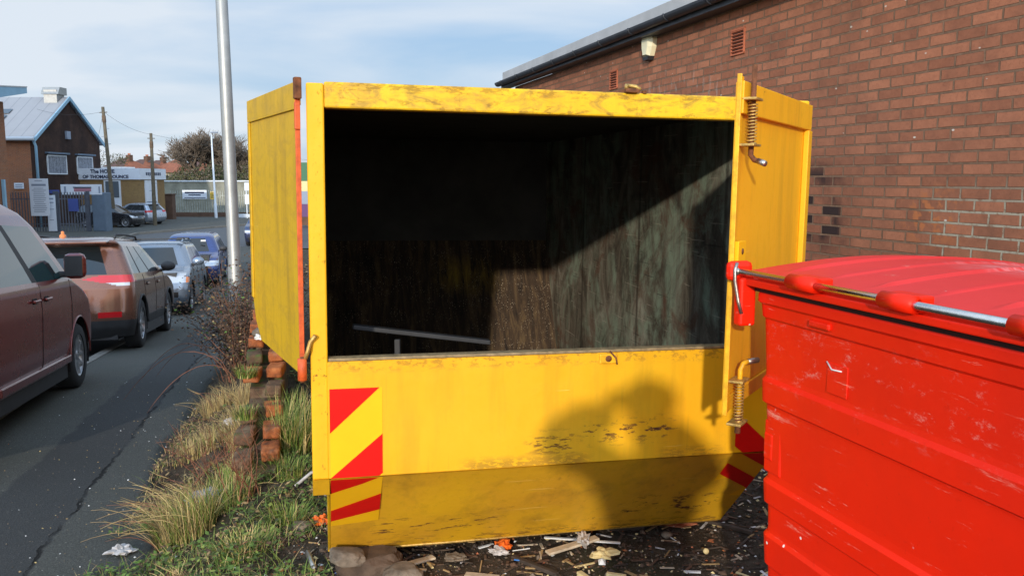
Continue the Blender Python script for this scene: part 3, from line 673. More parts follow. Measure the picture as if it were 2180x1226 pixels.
def bin_body(b):
    prof = [(1.368, .000), (1.352, .005), (1.330, .005), (1.322, -.003), (1.285, -.006), (1.278, -.012), (1.115, -.018), (1.100, -.017), (1.086, -.010), (1.020, -.012), (1.013, -.021), (1.005, -.022),
            (.80, -.030), (.778, -.029), (.764, -.021), (.700, -.024), (.692, -.033), (.62, -.035), (.605, -.034), (.592, -.026), (.50, -.030), (.492, -.038), (.22, -.048), (.18, -.07), (.16, -.12)]
    rings = [rrect(z, o) for z, o in prof]; n = len(rings[0]); vs = [p for r_ in rings for p in r_]
    fs = [(j * n + k, j * n + (k + 1) % n, (j + 1) * n + (k + 1) % n, (j + 1) * n + k) for j in range(len(rings) - 1) for k in range(n)]
    fs.append(tuple(range((len(rings) - 1) * n, len(rings) * n))); b.add(vs, fs, 'red')
one('body', bin_body, bn)
def panels(b):
    pass
for c_, d_ in (((.045 + .045, .0315, .88), (.088, .014, .165)), ((.070, .0285, .88), (.045, .014, .085)), ((1.0, .036, .64), (.42, .016, .20)), ((.33, .0, 1.305), (.09, .014, .02))):
    one('raised_panel', lambda b: b.box(c_, d_, 'red', bev=.006), bn)
def label_plate(b): b.box((.395, .0145, 1.165), (.085, .004, .085), 'red', bev=.002); b.tube([(.352, .0115, 1.208), (.375, .0105, 1.190), (.415, .0115, 1.193)], .0022, 'white', 5)
one('sticker_remnant', label_plate, bn)
def emb(b):
    text_mb(b, 'CO', .095, 'red', Matrix.Translation((.13, .026, .405)) @ Matrix.Rotation(pi / 2, 4, 'X'), .006, font_bold=.001)
one('embossed_lettering', emb, bn)
def lid(b):
    nx, ny = 136, 26; vs = []; fs = []
    def zl(x, y):
        u = y / 1.07; z = 1.408 + .052 * sin(pi * min(1, max(0, u * .92 + .10))) - .004
        r = 0
        for k in range(9):
            d = abs(x - (.10 + k * .19)); r = max(r, sm(.011, .006, d))
        z += .007 * r * sm(.06, .10, y)
        z += .004 * mnoise.noise(Vector((x * 3, y * 3, 1)))
        return z
    for j in range(ny + 1):
        for i in range(nx + 1):
            x = -.02 + (BL + .04) * i / nx; y = -.028 + (BD + .05) * j / ny; vs.append((x, y, zl(x, y)))
    for j in range(ny):
        for i in range(nx): q = j * (nx + 1) + i; fs.append((q, q + 1, q + nx + 2, q + nx + 1))
    b.add(vs, fs, 'red_lid', True)
    # skirts
    def skirt(idx, m='red'):
        top = [vs[k] for k in idx]; o = len(top); bot = [(p[0], p[1], 1.378) for p in top]
        b.add(top + bot, [(k, k + 1, o + k + 1, o + k) for k in range(o - 1)], m)
    R = nx + 1
    skirt(range(0, R)); skirt([j * R for j in range(ny + 1)]); skirt([j * R + nx for j in range(ny + 1)]); skirt(range(ny * R, ny * R + R))
    # lip along rod side
    b.b2((-.022, -.040, 1.378), (BL + .02, -.024, 1.398), 'red', .004)
ld = one('lid', lid, bn)
one('shadow_gap', lambda b: b.b2((.0, -.006, 1.360), (BL, .03, 1.380), 'darkgap'), bn)  # dark strip standing in for the shade between lid and rim
def sleeve(b, x0, x1, big=1):
    b.tube([(x0, -.052, 1.420), (x1, -.052, 1.420)], .021, 'red', 16); b.b2((x0, -.050, 1.399), (x1, .004, 1.439), 'red', .006)
for a_, c_ in ((.262, .375), (.632, .735), (1.0, 1.1)): one('hinge_sleeve', lambda b: sleeve(b, a_, c_), ld)
one('hinge_rod', lambda b: b.tube([(-.045, -.052, 1.420), (BL + .03, -.052, 1.420)], .0098, 'chrome', 14), bn)
def brk(b):
    b.box((-.036, -.035, 1.418), (.036, .085, .062), 'red', bev=.016); b.b2((-.03, -.055, 1.25), (.012, .0, 1.40), 'red', .008)
    b.tube([(-.012, -.056, 1.445), (-.006, -.066, 1.425), (-.008, -.064, 1.39), (.004, -.058, 1.33), (.012, -.05, 1.29)], .006, 'steel', 6)
    b.lathe([(.0, -.068), (.010, -.066), (.012, -.058)], 'steel', 10, (-.004, 0, 1.42), 'y')
one('bracket', brk, bn)
def sticker(b):
    def zz_(y): u = y / 1.07; return 1.408 + .052 * sin(pi * min(1, max(0, u * .92 + .10))) + .006
    def q(x0, x1, y0, y1, m, o): b.add([(x0, y0, zz_(y0) + o), (x1, y0, zz_(y0) + o), (x1, y1, zz_(y1) + o), (x0, y1, zz_(y1) + o)], [(0, 1, 2, 3)], m)
    q(.57, .86, .70, .90, 'white', .002); q(.60, .70, .73, .87, 'black', .0035); q(.74, .83, .76, .79, 'black', .0035); q(.74, .83, .82, .84, 'black', .0035)
one('lid_sticker', sticker, ld)
for x_ in (.44, .60): one('grip', lambda b: b.tube([(x_ - .05, BD + .02, 1.40), (x_ - .03, BD + .035, 1.436), (x_ + .03, BD + .035, 1.436), (x_ + .05, BD + .02, 1.40)], .018, 'black', 10), ld)
def castor(b):
    b.lathe([(.02, -.022), (.085, -.022), (.1, -.012), (.1, .012), (.085, .022), (.02, .022)], 'black', 20, (0, 0, .1), 'y'); b.b2((-.04, -.03, .1), (.04, .03, .17), 'steel', .004)
c0 = one('castor', castor, bn, (.18, .18, 0))
for p_ in ((BL - .18, .18), (.18, BD - .18), (BL - .18, BD - .18)): k_ = c0.copy(); C.objects.link(k_); k_.parent = bn; k_.location = (*p_, 0)

# ------------------------------------------------------------------ brick building on the right
WA = radians(-16.85); Wd = Vector((sin(WA), cos(WA), 0)); Wn = Vector((-cos(WA), sin(WA), 0))  # outward normal faces the street
bw_ = tag(empty('brick_building', (2.751, 5.556, 0), (0, 0, atan2(Wd.y, Wd.x))), 'long single-storey red brick workshop with black gutter under a grey roof edge', 'building')
# local x = along the wall going away, local +y = outward (towards street)
def bwall(b):
    b.b2((-9.5, -.22, -.6), (9.30, 0, 3.235), 'brick'); b.b2((9.08, -8, -.6), (9.30, -.2205, 3.235), 'brick'); b.b2((-9.5, -8, -.6), (-9.28, -.2205, 3.235), 'brick')
one('wall', bwall, bw_)
def roofp(b):
    vs = [(-9.7, .10, 3.50), (9.62, .10, 3.455), (9.62, -9, 4.6), (-9.7, -9, 4.6)]
    lo = [(x, y, z - .05) for x, y, z in vs]; b.add(vs + lo, [(0, 1, 2, 3), (7, 6, 5, 4), (0, 4, 5, 1), (1, 5, 6, 2), (2, 6, 7, 3), (3, 7, 4, 0)], 'roofedge')
    b.b2((-9.7, .102, 3.375), (9.62, .130, 3.50), 'roofedge', .004)
one('roof', roofp, bw_)
def gutter(b):
    prof = []; n = 8
    for i in range(n + 1): a = pi + pi * i / n; prof.append((.20 + .062 * cos(a), .062 * sin(a)))
    vs = []; X0, X1 = -9.6, 9.66; z0 = 3.37; dz = -.045
    for X in (X0, X1):
        for y, z in prof: vs.append((X, y, z0 + z + (dz if X > 0 else .0)))
        for y, z in reversed(prof): vs.append((X, .20 + (y - .20) * .9, z0 + z * .9 + (dz if X > 0 else 0)))
    m = len(prof) * 2; b.add(vs, [(k, (k + 1) % m, m + (k + 1) % m, m + k) for k in range(m)] + [tuple(range(m)), tuple(range(2 * m - 1, m - 1, -1))], 'gutter', False)
    for i in range(23):
        X = -9.2 + i * .84; zc = 3.37 + dz * (X + 9.6) / 19.2
        p = [(X, .20 + .068 * cos(pi + pi * k / 8), zc + .004 + .068 * sin(pi + pi * k / 8)) for k in range(9)]
        b.tube(p, .009, 'gutter', 5)
one('gutter', gutter, bw_)
one('soffit_board', lambda b: b.b2((-9.5, .001, 3.236), (9.6, .160, 3.37), 'gutter', .004), bw_)
# things fixed to the wall
def on_wall(name, x, z, label, cat, group=None):
    o = empty(name, Vector((2.751, 5.556, 0)) + Wd * x + Vector((0, 0, z)), (0, 0, atan2(Wd.y, Wd.x)))
    return tag(o, label, cat, group)
al = on_wall('alarm_box', 4.19, 3.155, 'cream shield-shaped alarm box with black lower end under the gutter', 'alarm box')
def alarm(b):
    out = [(-.075, .14), (.075, .14), (.135, .06), (.125, -.02), (.075, -.115), (-.075, -.115), (-.125, -.02), (-.135, .06)]
    b.prism(out, .002, .055, 'alarm'); inn = [(x * .55, z * .86) for x, z in out]
    n = len(out); b.add([(x, .055, z) for x, z in out] + [(x, .088, z) for x, z in inn], [(k, (k + 1) % n, n + (k + 1) % n, n + k) for k in range(n)] + [tuple(range(n, 2 * n))], 'alarm')
one('cover', alarm, al); one('strobe', lambda b: b.prism([(-.072, -.116), (.072, -.116), (.055, -.155), (-.055, -.155)], .002, .075, 'black'), al)
def vent(x, z, lab):
    v = on_wall('air_vent', x, z, lab, 'vent', 'clay air vents in the brick wall')
    one('frame', lambda b: (b.b2((-.112, .001, -.115), (-.098, .014, .115), 'terravent'), b.b2((.098, .001, -.115), (.112, .014, .115), 'terravent'), b.b2((-.112, .001, .101), (.112, .0142, .115), 'terravent'),
        b.b2((-.112, .001, -.115), (.112, .0142, -.101), 'terravent'), b.b2((-.098, .0012, -.101), (.098, .003, .101), 'black2')), v)
    one('louvres', lambda b: [b.box((0, .010, -.085 + k * .029), (.194, .018, .009), 'terravent', rx=radians(35)) for k in range(7)], v)
vent(2.42, 2.935, 'terracotta louvred vent right of the alarm box'); vent(5.20, 2.905, 'smaller-looking terracotta vent left of the alarm box, lower down')

# ------------------------------------------------------------------ lamp column near the kerb
lc = tag(empty('lamp_column', (-3.40, 10.35, pav(10.35) - .02), (0, radians(-.45), 0)), 'tall bare galvanised lamp column rising from the brambles', 'lamp post')
one('column', lambda b: b.lathe([(.088, 0), (.088, 1.25), (.076, 1.30), (.074, 3.0), (.058, 8.0), (.0, 8.0)], 'galv', 28), lc)
one('bracket', lambda b: b.tube([(0, 0, 7.9), (-.1, 0, 8.2), (-.5, 0, 8.4), (-1.0, 0, 8.45)], .03, 'galv', 10), lc)
one('lamp_head', lambda b: b.box((-1.3, 0, 8.45), (.65, .22, .12), 'galv', bev=.04), lc)

# ------------------------------------------------------------------ low broken brick wall
lw = tag(empty('garden_wall', (0, 0, 0)), 'low broken brick wall stepping down beside the left skip door', 'wall')
rr = random.Random(3)
def wall_pt(s_, off): # s along from near end, off sideways
    d = Vector((-.225, .974, 0)); n_ = Vector((.974, .225, 0)); p = Vector((-1.60, 4.75, 0)) + d * s_ + n_ * off; return p
one('core', lambda b: [b.box((*(wall_pt(s_, .12))[:2], 0.02 + h / 2 - .15), (.20, .24, h + .3), 'brick_moss', rz=radians(13)) for s_, h in [(q * .24, .02 + .065 * q if q < 8 else .52 + .01 * q) for q in range(26)]], lw)
kk = 0
for row, offs in ((0, .035), (1, .185)):
    for q in range(0, 15):
        s_ = q * .235 + (.10 if row else 0) + rr.uniform(-.02, .02); h = .07 + .072 * q if q < 8 else .62
        nl = 1 if q < 9 else 1
        if row == 0 and q in (3,): continue
        p = wall_pt(s_, offs); m = 'brick_moss' if rr.random() < .55 else 'brick_loose'
        one('brick', lambda b: (b.rough((p.x, p.y, h + .02), (.107, .216, .070), m, rz=radians(13 + rr.uniform(-7, 7)), rx=radians(rr.uniform(-4, 4)), seed=q + row * 30)), lw)
for (x, y, z, d, m, lab) in ((-1.50, 5.02, .035, (.11, .15, .09), 'brick_loose', 'rounded orange brick fragment half buried in green weeds'),
                         (-1.78, 6.05, .60, (.19, .16, .09), 'stone', 'pale lump of mortar resting on top of the broken wall'),
                         (-2.02, 6.75, .70, (.15, .14, .10), 'stone', 'small pale stone higher up the broken wall')):
    tag(one('brick_fragment' if m == 'brick_loose' else 'stone', lambda b: b.rock((0, 0, 0), d, m, int(x * -10), 3, .25), None, (x, y, z)), lab, 'rubble')

# ------------------------------------------------------------------ vegetation
def blade(b, base, h, lean, az, wd, m, curve=1.0, seg=4):
    n = Vector((-sin(az), cos(az), 0)); d = Vector((cos(az), sin(az), 0)); vs = []
    for i in range(seg + 1):
        u = i / seg; p = Vector(base) + d * (lean * u ** (1 + curve)) + Vector((0, 0, h * (u - .35 * curve * u * u * min(1, lean / max(h, .01))))); wv = wd * (1 - u) ** .7
        vs += [p - n * wv / 2, p + n * wv / 2]
    b.add(vs, [(2 * i, 2 * i + 1, 2 * i + 3, 2 * i + 2) for i in range(seg)], m)
def tussock(name, c, rad, h, n, mats, label, seed, stalks=0, bias=None, wd=.006, zt=None):
    R = random.Random(seed); b = MB()
    for i in range(n):
        a = R.uniform(0, 2 * pi); r_ = rad * sqrt(R.random()) * .55; x = c[0] + r_ * cos(a); y = c[1] + r_ * sin(a)
        az = a + R.uniform(-.7, .7); hh = h * R.uniform(.45, 1.1); l_ = hh * R.uniform(.1, .9)
        if bias is not None and R.random() < .5: az = bias + R.uniform(-.8, .8)
        blade(b, (x, y, (gz(x, y) if zt is None else zt) - .01), hh, l_, az, wd * R.uniform(.6, 1.3), R.choices([m for m, _ in mats], [k for _, k in mats])[0], R.uniform(.4, 1.2))
    for i in range(stalks):
        az = (bias if bias is not None else 0) + R.uniform(-.9, .9); L_ = h * R.uniform(1.0, 1.9); x, y = c[0] + R.uniform(-.5, .5) * rad, c[1] + R.uniform(-.5, .5) * rad
        pts = []; p = Vector((x, y, gz(x, y))); d = Vector((cos(az) * .55, sin(az) * .55, .9)).normalized()
        for k in range(9):
            pts.append(p.copy()); p = p + d * L_ / 8; d = (d + Vector((cos(az) * .13, sin(az) * .13, -.14)) + Vector((R.uniform(-.09, .09), R.uniform(-.09, .09), R.uniform(-.05, .05)))).normalized()
        b.tube(pts, [.0028 * (1 - .7 * k / 8) for k in range(9)], R.choice(['straw', 'straw2', 'twigred']), 4, cap=False)
        if R.random() < .7:
            k = R.randint(3, 6); q = pts[k]; d2 = Vector((cos(az + 1), sin(az + 1), .5)).normalized(); b.tube([q, q + d2 * .05, q + d2 * .11 + Vector((0, 0, .01))], [.0016, .0012, .0006], 'straw', 3, cap=False)
    return tag(b.build(name), label, 'grass tuft', 'grass tufts on the verge')
tussock('grass_tussock', (-2.15, 5.7), .30, .17, 420, [('straw', 5), ('straw2', 4), ('green2', 1)], 'low dry tuft spreading on the tarmac side, left of the broken wall', 31, 5, radians(150))
tussock('grass_tussock', (-1.62, 4.72), .22, .20, 380, [('straw', 3), ('straw2', 2), ('green2', 4), ('green', 3)], 'mixed tuft at the foot of the lowest bricks', 32, 4, radians(120))
tussock('grass_tussock', (-1.16, 5.75), .20, .30, 380, [('green', 5), ('green2', 4), ('straw', 2)], 'green tuft in the gap between the broken wall and the skip post', 33, 2)
tussock('grass_tussock', (-1.95, 4.75), .26, .12, 300, [('straw', 5), ('twigred', 3), ('straw2', 4)], 'thin dry tuft behind the wide tussock on the tarmac edge', 34, 6, radians(170))
tussock('grass_tussock', (-1.25, 3.75), .26, .10, 420, [('green', 4), ('green2', 4), ('straw', 4)], 'low mixed tuft near the metal tube', 35, 2)
tussock('grass_tussock', (-1.78, 5.55), .13, .09, 200, [('green', 5), ('green2', 4), ('straw', 1)], 'small bright tuft sprouting from the top of the broken wall', 36, zt=.40)
tussock('grass_tussock', (-1.66, 5.12), .14, .10, 220, [('green', 4), ('green2', 4), ('straw', 3)], 'small tuft over the lowest step of the broken wall', 37, zt=.24)
tussock('grass_tussock', (-1.55, 4.45), .24, .17, 460, [('green', 4), ('green2', 5), ('straw', 4)], 'green tuft right of the wide straw tussock', 38, 3)
tussock('grass_tussock', (-2.45, 6.9), .26, .22, 360, [('straw', 6), ('straw2', 4)], 'dry tuft at the near edge of the brambles', 39, 6, radians(160))
G = [('straw', 5), ('straw2', 2), ('green', 2), ('green2', 2)]
tussock('grass_tussock', (-1.70, 4.22), .27, .27, 980, [('straw', 5), ('straw2', 2), ('green2', 4), ('green', 2)], 'wide straw-coloured tussock with long curving stalks over the pavement edge', 1, 48, radians(165), .0055)
tussock('grass_tussock', (-1.38, 5.20), .28, .40, 820, [('green', 4), ('green2', 5), ('straw', 4)], 'tall green and straw tussock beside the near end of the broken wall', 2, 4, radians(80))
tussock('grass_tussock', (-1.30, 4.72), .25, .14, 260, [('green', 6), ('green2', 5), ('straw', 1)], 'low bright green tuft in front of the tall tussock', 3)
tussock('grass_tussock', (-1.83, 5.55), .17, .30, 260, [('straw', 6), ('straw2', 3), ('green2', 1)], 'pale dry tuft on the street side of the broken wall', 4, 5, radians(120))
tussock('grass_tussock', (-2.05, 6.4), .2, .34, 240, [('straw', 6), ('straw2', 4)], 'pale dry tuft behind, near the brambles', 5, 6, radians(100))
tussock('grass_tussock', (-1.12, 4.02), .20, .12, 260, [('green', 5), ('green2', 4), ('straw', 2)], 'short green tuft close to the bottom corner of the skip', 6)
tussock('grass_tussock', (-1.42, 6.35), .16, .34, 220, [('straw', 5), ('straw2', 3), ('green', 2)], 'dry tuft between the broken wall and the skip', 7)
tussock('grass_tussock', (-1.55, 3.55), .22, .10, 240, [('straw', 4), ('twigred', 4), ('straw2', 3)], 'flattened reddish dry tuft at the bottom of the verge', 8, 8, radians(180))
# red brown weed stems
def stem_weed(c, n, h, label, seed, spread=.5):
    R = random.Random(seed); b = MB()
    for i in range(n):
        az = R.uniform(0, 2 * pi); p = Vector((c[0] + R.uniform(-.08, .08), c[1] + R.uniform(-.08, .08), gz(*c))); d = Vector((cos(az) * spread, sin(az) * spread, 1)).normalized(); pts = []
        for k in range(7):
            pts.append(p.copy()); p = p + d * h * R.uniform(.8, 1.1) / 6; d = (d + Vector([R.uniform(-.25, .25) for _ in range(3)])).normalized()
        b.tube(pts, [.004 * (1 - .75 * k / 6) for k in range(7)], 'twigred', 5, cap=False)
        for k in range(2, 7):
            for _ in range(2):
                d2 = Vector([R.uniform(-1, 1), R.uniform(-1, 1), R.uniform(0, 1)]).normalized(); b.tube([pts[k], pts[k] + d2 * .05, pts[k] + d2 * .09 + Vector((0, 0, .015))], [.0018, .0012, .0006], 'twigred', 3, cap=False)
    return tag(b.build('weed'), label, 'weed', 'dead weeds on the verge')
stem_weed((-1.45, 4.38), 9, .45, 'upright red-brown dead weed standing behind the wide tussock', 11)
stem_weed((-1.9, 5.1), 9, .38, 'dead weed leaning over the pavement near the wall end', 12, .8)
# bramble round the column
def bramble():
    R = random.Random(21); b = MB()
    for i in range(190):
        cy = R.uniform(8.1, 10.6); cx = -.318 * cy + R.gauss(0, .14); az = R.uniform(0, 2 * pi); p = Vector((cx, cy, gz(cx, cy))); d = Vector((cos(az) * .3, sin(az) * .3, 1)).normalized(); pts = []
        L_ = R.uniform(.5, 1.3)
        for k in range(9):
            pts.append(p.copy()); p = p + d * L_ / 8; d = (d + Vector((cos(az) * .05, sin(az) * .05, -.05)) + Vector([R.uniform(-.22, .22) for _ in range(3)])).normalized()
        b.tube(pts, [.0055 * (1 - .7 * k / 8) for k in range(9)], R.choice(['twig', 'twig', 'twigred']), 4, cap=False)
        for k in range(1, 9):
            for _ in range(11):
                q = pts[k] + Vector([R.gauss(0, .055) for _ in range(3)]); s_ = R.uniform(.008, .022); a1 = R.uniform(0, 6.28); t1 = Vector((cos(a1), sin(a1), R.uniform(-.6, .6))).normalized(); t2 = t1.cross(Vector([R.uniform(-1, 1) for _ in range(3)])).normalized()
                b.add([q - t1 * s_, q + t2 * s_ * .6, q + t1 * s_, q - t2 * s_ * .5], [(0, 1, 2, 3)], R.choices(['deadleaf', 'twig', 'green', 'straw2'], [8, 6, 1, 1])[0])
    for az, L_, x, y in ((2.7, 1.3, -3.0, 8.6), (2.9, 1.1, -3.0, 8.9), (3.3, 1.2, -2.75, 8.1), (3.6, .9, -2.6, 7.8), (2.5, .9, -2.8, 8.2)):
        p = Vector((x, y, gz(x, y))); d = Vector((cos(az) * .35, sin(az) * .35, 1)).normalized(); pts = []
        for k in range(15): pts.append(p.copy()); p = p + d * L_ / 12; d = (d + Vector((cos(az) * .12, sin(az) * .12, -.22)) + Vector([R.uniform(-.06, .06) for _ in range(3)])).normalized()
        b.tube(pts, [.0045 * (1 - .7 * k / 14) for k in range(15)], 'twigred', 5, cap=False)
    return b.build('bramble')
tag(bramble(), 'tangled dead brown brambles around the foot of the galvanised column', 'bramble')
# ground cover between verge and skip
def cover():
    R = random.Random(5); b = MB()
    for i in range(17000):
        y = 3.1 + 4.5 * R.random() ** 1.25; s_ = R.uniform(-.75, .95); x = bankx(y) + s_ + .15
        if x > -.70 - .22 * (y - 3.1) + (.05 if y < 3.6 else 0): continue
        g_ = mnoise.noise(Vector((x * 2.3, y * 2.3, 7)))
        if g_ < -.12: continue
        z = gz(x, y); h = R.uniform(.02, .095)
        dry = x < bankx(y) + .02 and y > 4.5
        if R.random() < .76: blade(b, (x, y, z - .005), h, h * R.uniform(.3, 1.6), R.uniform(0, 6.28), .005, R.choices(['green', 'green2', 'straw', 'straw2', 'twig'], [1, 1, 4, 5, 5] if dry else [6, 3, 2, 2, 1])[0], .6, 3)
        else:
            for _ in range(3):
                a = R.uniform(0, 6.28); r_ = R.uniform(.008, .02); q = Vector((x + R.uniform(-.02, .02), y + R.uniform(-.02, .02), z + h * .6)); t1 = Vector((cos(a), sin(a), R.uniform(-.2, .5))) * r_; t2 = Vector((-sin(a), cos(a), R.uniform(-.3, .3))) * r_ * .6
                b.add([q - t1, q - t2, q + t1, q + t2], [(0, 1, 2, 3)], R.choices(['green', 'green2', 'bushfar2', 'deadleaf', 'straw2'], [1, 0, 1, 6, 3] if dry else [6, 2, 3, 1, 1])[0])
    return b.build('ground_weeds')
tag(cover(), 'low green weeds and short grass covering the verge beside the skip', 'weeds', kind='stuff')
# gravel, chips and litter crumbs
def crumbs():
    R = random.Random(9); b = MB()
    def bit(x, y, z, s_, m):
        a = R.uniform(0, 6.28); k = R.uniform(.4, 1); t1 = Vector((cos(a), sin(a), R.uniform(-.3, .3))) * s_; t2 = Vector((-sin(a), cos(a), R.uniform(-.3, .3))) * s_ * k; t3 = Vector((0, 0, s_ * R.uniform(.25, .8)))
        q = Vector((x, y, z + s_ * .2)); b.add([q - t1, q - t2, q + t1 * .8, q + t2, q + t3, q - t3 * .6], [(0, 1, 4), (1, 2, 4), (2, 3, 4), (3, 0, 4), (1, 0, 5), (2, 1, 5), (3, 2, 5), (0, 3, 5)], m)
    cols = ['stone2', 'stone', 'soil', 'woodd', 'twig', 'brick_loose', 'cream', 'white', 'dkplastic', 'bluep', 'deadleaf', 'terra']; wts = [16, 7, 16, 14, 12, 5, 2.2, 1.6, 4, .25, 5, .8]
    for i in range(1900):
        y = 2.95 + 2.4 * R.random() ** 1.3; x = R.uniform(-1.0, 2.4)
        if x < bankx(y) + .3: continue
        a = R.uniform(0, 3.14); b.box((x, y, fz_soil(x, y) + .006), (R.uniform(.02, .10) * (1.5 if R.random() < .08 else 1), R.uniform(.003, .015), R.uniform(.002, .006)), R.choices(['woodp', 'woodd', 'twig', 'straw2', 'white', 'stone2', 'deadleaf', 'cream', 'tissue'], [7, 10, 11, 8, 2.2, 6, 6, 1.4, 3])[0], rz=a, ry=R.uniform(-.15, .15))
    for i in range(22000):
        y = 2.95 + 3.4 * R.random() ** 1.5; x = R.uniform(-1.1, 2.7)
        if x < bankx(y) + .3: continue
        bit(x, y, fz_soil(x, y), R.uniform(.003, .012) * (2.2 if R.random() < .07 else 1), R.choices(cols, wts)[0])
    for i in range(1500):
        y = R.uniform(3, 8); x = bankx(y) + R.uniform(-.8, .6); bit(x, y, gz(x, y) + .004, R.uniform(.003, .012), R.choices(['stone', 'straw', 'deadleaf', 'straw2', 'white', 'stone2', 'twig'], [4, 6, 6, 6, 1, 5, 6])[0])
    for i in range(520):
        y = R.uniform(3.2, 9); x = bankx(y) - .4 - abs(R.gauss(0, 1.0)); bit(x, y, pav(y) + .013, R.uniform(.002, .009), R.choices(['stone', 'straw', 'white', 'amber', 'straw2'], [9, 2, 3, .2, 2])[0])
    return b.build('rubble_and_crumbs')
tag(crumbs(), 'loose gravel, wood chips and crumbs of litter scattered over the dark soil', 'rubble', kind='stuff')
# ------------------------------------------------------------------ individual litter
def at(x, y, z=0): return (x, y, fz_soil(x, y) + z)
def strip(name, x, y, L_, wd, th, rz, m, lab, cat, z=.012, ry=0):
    return tag(one(name, lambda b: b.box((0, 0, 0), (L_, wd, th), m, rz=0, bev=min(th, .003) * .8), None, at(x, y, z), (0, radians(ry), radians(rz))), lab, cat)
strip('wood_strip', .28, 3.72, .27, .042, .012, 27, 'woodp', 'long pale grooved wood strip lying across the white litter', 'wood', .030, -4)
strip('wood_strip', -.42, 3.58, .165, .036, .010, 33, 'woodp', 'pale wood strip beside the big stones', 'wood', .014)
strip('wood_strip', -.13, 3.46, .15, .040, .008, -12, 'woodp', 'flat whitish board offcut at the bottom edge left of the blue straws', 'wood')
strip('plastic_strip', .33, 3.80, .36, .018, .007, -10, 'white', 'narrow white plastic strip under the pale wood strip', 'plastic strip', .016)
strip('plastic_strip', .80, 3.38, .13, .014, .004, -15, 'white', 'thin white plastic sliver near the foot of the red bin', 'plastic strip')
strip('plastic_strip', 1.02, 4.0, .07, .006, .004, 8, 'white', 'tiny white stick on bare soil by the bin', 'plastic strip')
strip('dark_board', .56, 3.98, .17, .085, .022, 6, 'woodd', 'dark wet board lying under the skip edge', 'wood')
strip('dark_stick', 1.02, 3.98, .34, .022, .018, -38, 'woodd', 'dark stick slanting toward the red bin', 'stick')
strip('dark_stick', .10, 3.55, .26, .022, .018, -42, 'woodd', 'dark stick with a pale end among the litter', 'stick')
strip('blue_straw', .40, 3.42, .075, .010, .006, -28, 'bluep', 'bright blue straw piece near the bottom edge', 'straw')
strip('blue_straw', .03, 3.60, .045, .008, .006, -14, 'bluep', 'short bright blue straw piece in front of the orange rag', 'straw')
strip('blue_straw', -.02, 3.86, .04, .010, .006, -35, 'skyp', 'pale blue plastic sliver tucked under the skip edge', 'straw')
strip('cream_foam', .31, 3.46, .075, .026, .020, -60, 'cream', 'cream foam stub standing left of the blue straw', 'foam')
strip('cream_foam', .45, 3.46, .085, .022, .018, -18, 'cream', 'cream foam stub lying right of the blue straw', 'foam')
strip('plastic_scrap', .76, 3.42, .020, .018, .014, 5, 'bluep', 'small square blue plastic cap by itself', 'cap')
def crumple(name, x, y, d, m, lab, cat, seed, z=.02, amp=.9, sub=3):
    def f(b):
        bm = bmesh.new(); bmesh.ops.create_icosphere(bm, subdivisions=sub, radius=1)
        for q in bm.verts:
            k = 1 + amp * (mnoise.noise(q.co * 1.9 + Vector((seed, 0, 0))) + .6 * mnoise.noise(q.co * 4.5 + Vector((0, seed, 0)))); q.co = Vector((q.co.x * k * d[0] / 2, q.co.y * k * d[1] / 2, max(-.3, q.co.z * k) * d[2] / 2))
        b.add([q.co.copy() for q in bm.verts], [[q.index for q in f_.verts] for f_ in bm.faces], m); bm.free()
    return tag(one(name, f, None, at(x, y, z)), lab, cat)
crumple('orange_rag', -.045, 3.72, (.075, .07, .055), 'orangep', 'crumpled orange rag ball lying in front of the skip', 'rag', 3)
crumple('orange_rag', -.95, 4.02, (.09, .06, .05), 'orangep', 'bright orange cloth scrap beside the left bottom corner of the skip', 'rag', 8)
crumple('crumpled_paper', -.06, 3.66, (.075, .05, .04), 'tissue', 'pale crumpled paper below the orange rag', 'paper', 13)
crumple('crumpled_paper', -.25, 3.60, (.10, .06, .03), 'stone', 'flat greyish crumpled paper left of the orange rag', 'paper', 14)
crumple('crumpled_paper', .33, 3.74, (.05, .13, .05), 'tissue', 'twisted tissue wrapped over the long pale wood strip', 'paper', 17, .045)
crumple('crumpled_paper', .42, 3.66, (.10, .09, .04), 'cream', 'torn cream paper heap right of the wood strip', 'paper', 19)
crumple('foil_wrapper', 1.07, 4.25, (.09, .08, .05), 'steel', 'crumpled shiny wrapper near the right corner of the skip', 'wrapper', 23)
crumple('terracotta_shard', .83, 4.02, (.16, .10, .035), 'terra', 'jagged terracotta shard lying on the soil', 'shard', 29, .012)
crumple('white_scrap', .95, 3.34, (.12, .05, .03), 'white', 'torn white plastic scrap at the bottom near the bin', 'plastic scrap', 31)
tag(one('pebble', lambda b: b.rock((0, 0, 0), (.055, .045, .035), 'stone', 4), None, at(.74, 3.86, .014)), 'round pale pebble left of the terracotta shard', 'stone')
tag(one('pebble', lambda b: b.rock((0, 0, 0), (.06, .05, .035), 'stone2', 6), None, at(1.05, 4.05, .014)), 'brownish pebble close to the red bin', 'stone')
tag(one('white_screw_cap', lambda b: b.lathe([(.0, 0), (.008, 0), (.008, .03), (.013, .035), (.013, .045), (0, .045)], 'cream', 12), None, at(.88, 3.72, .01), (radians(80), 0, radians(10))), 'small cream plastic plug lying on its side', 'plug')
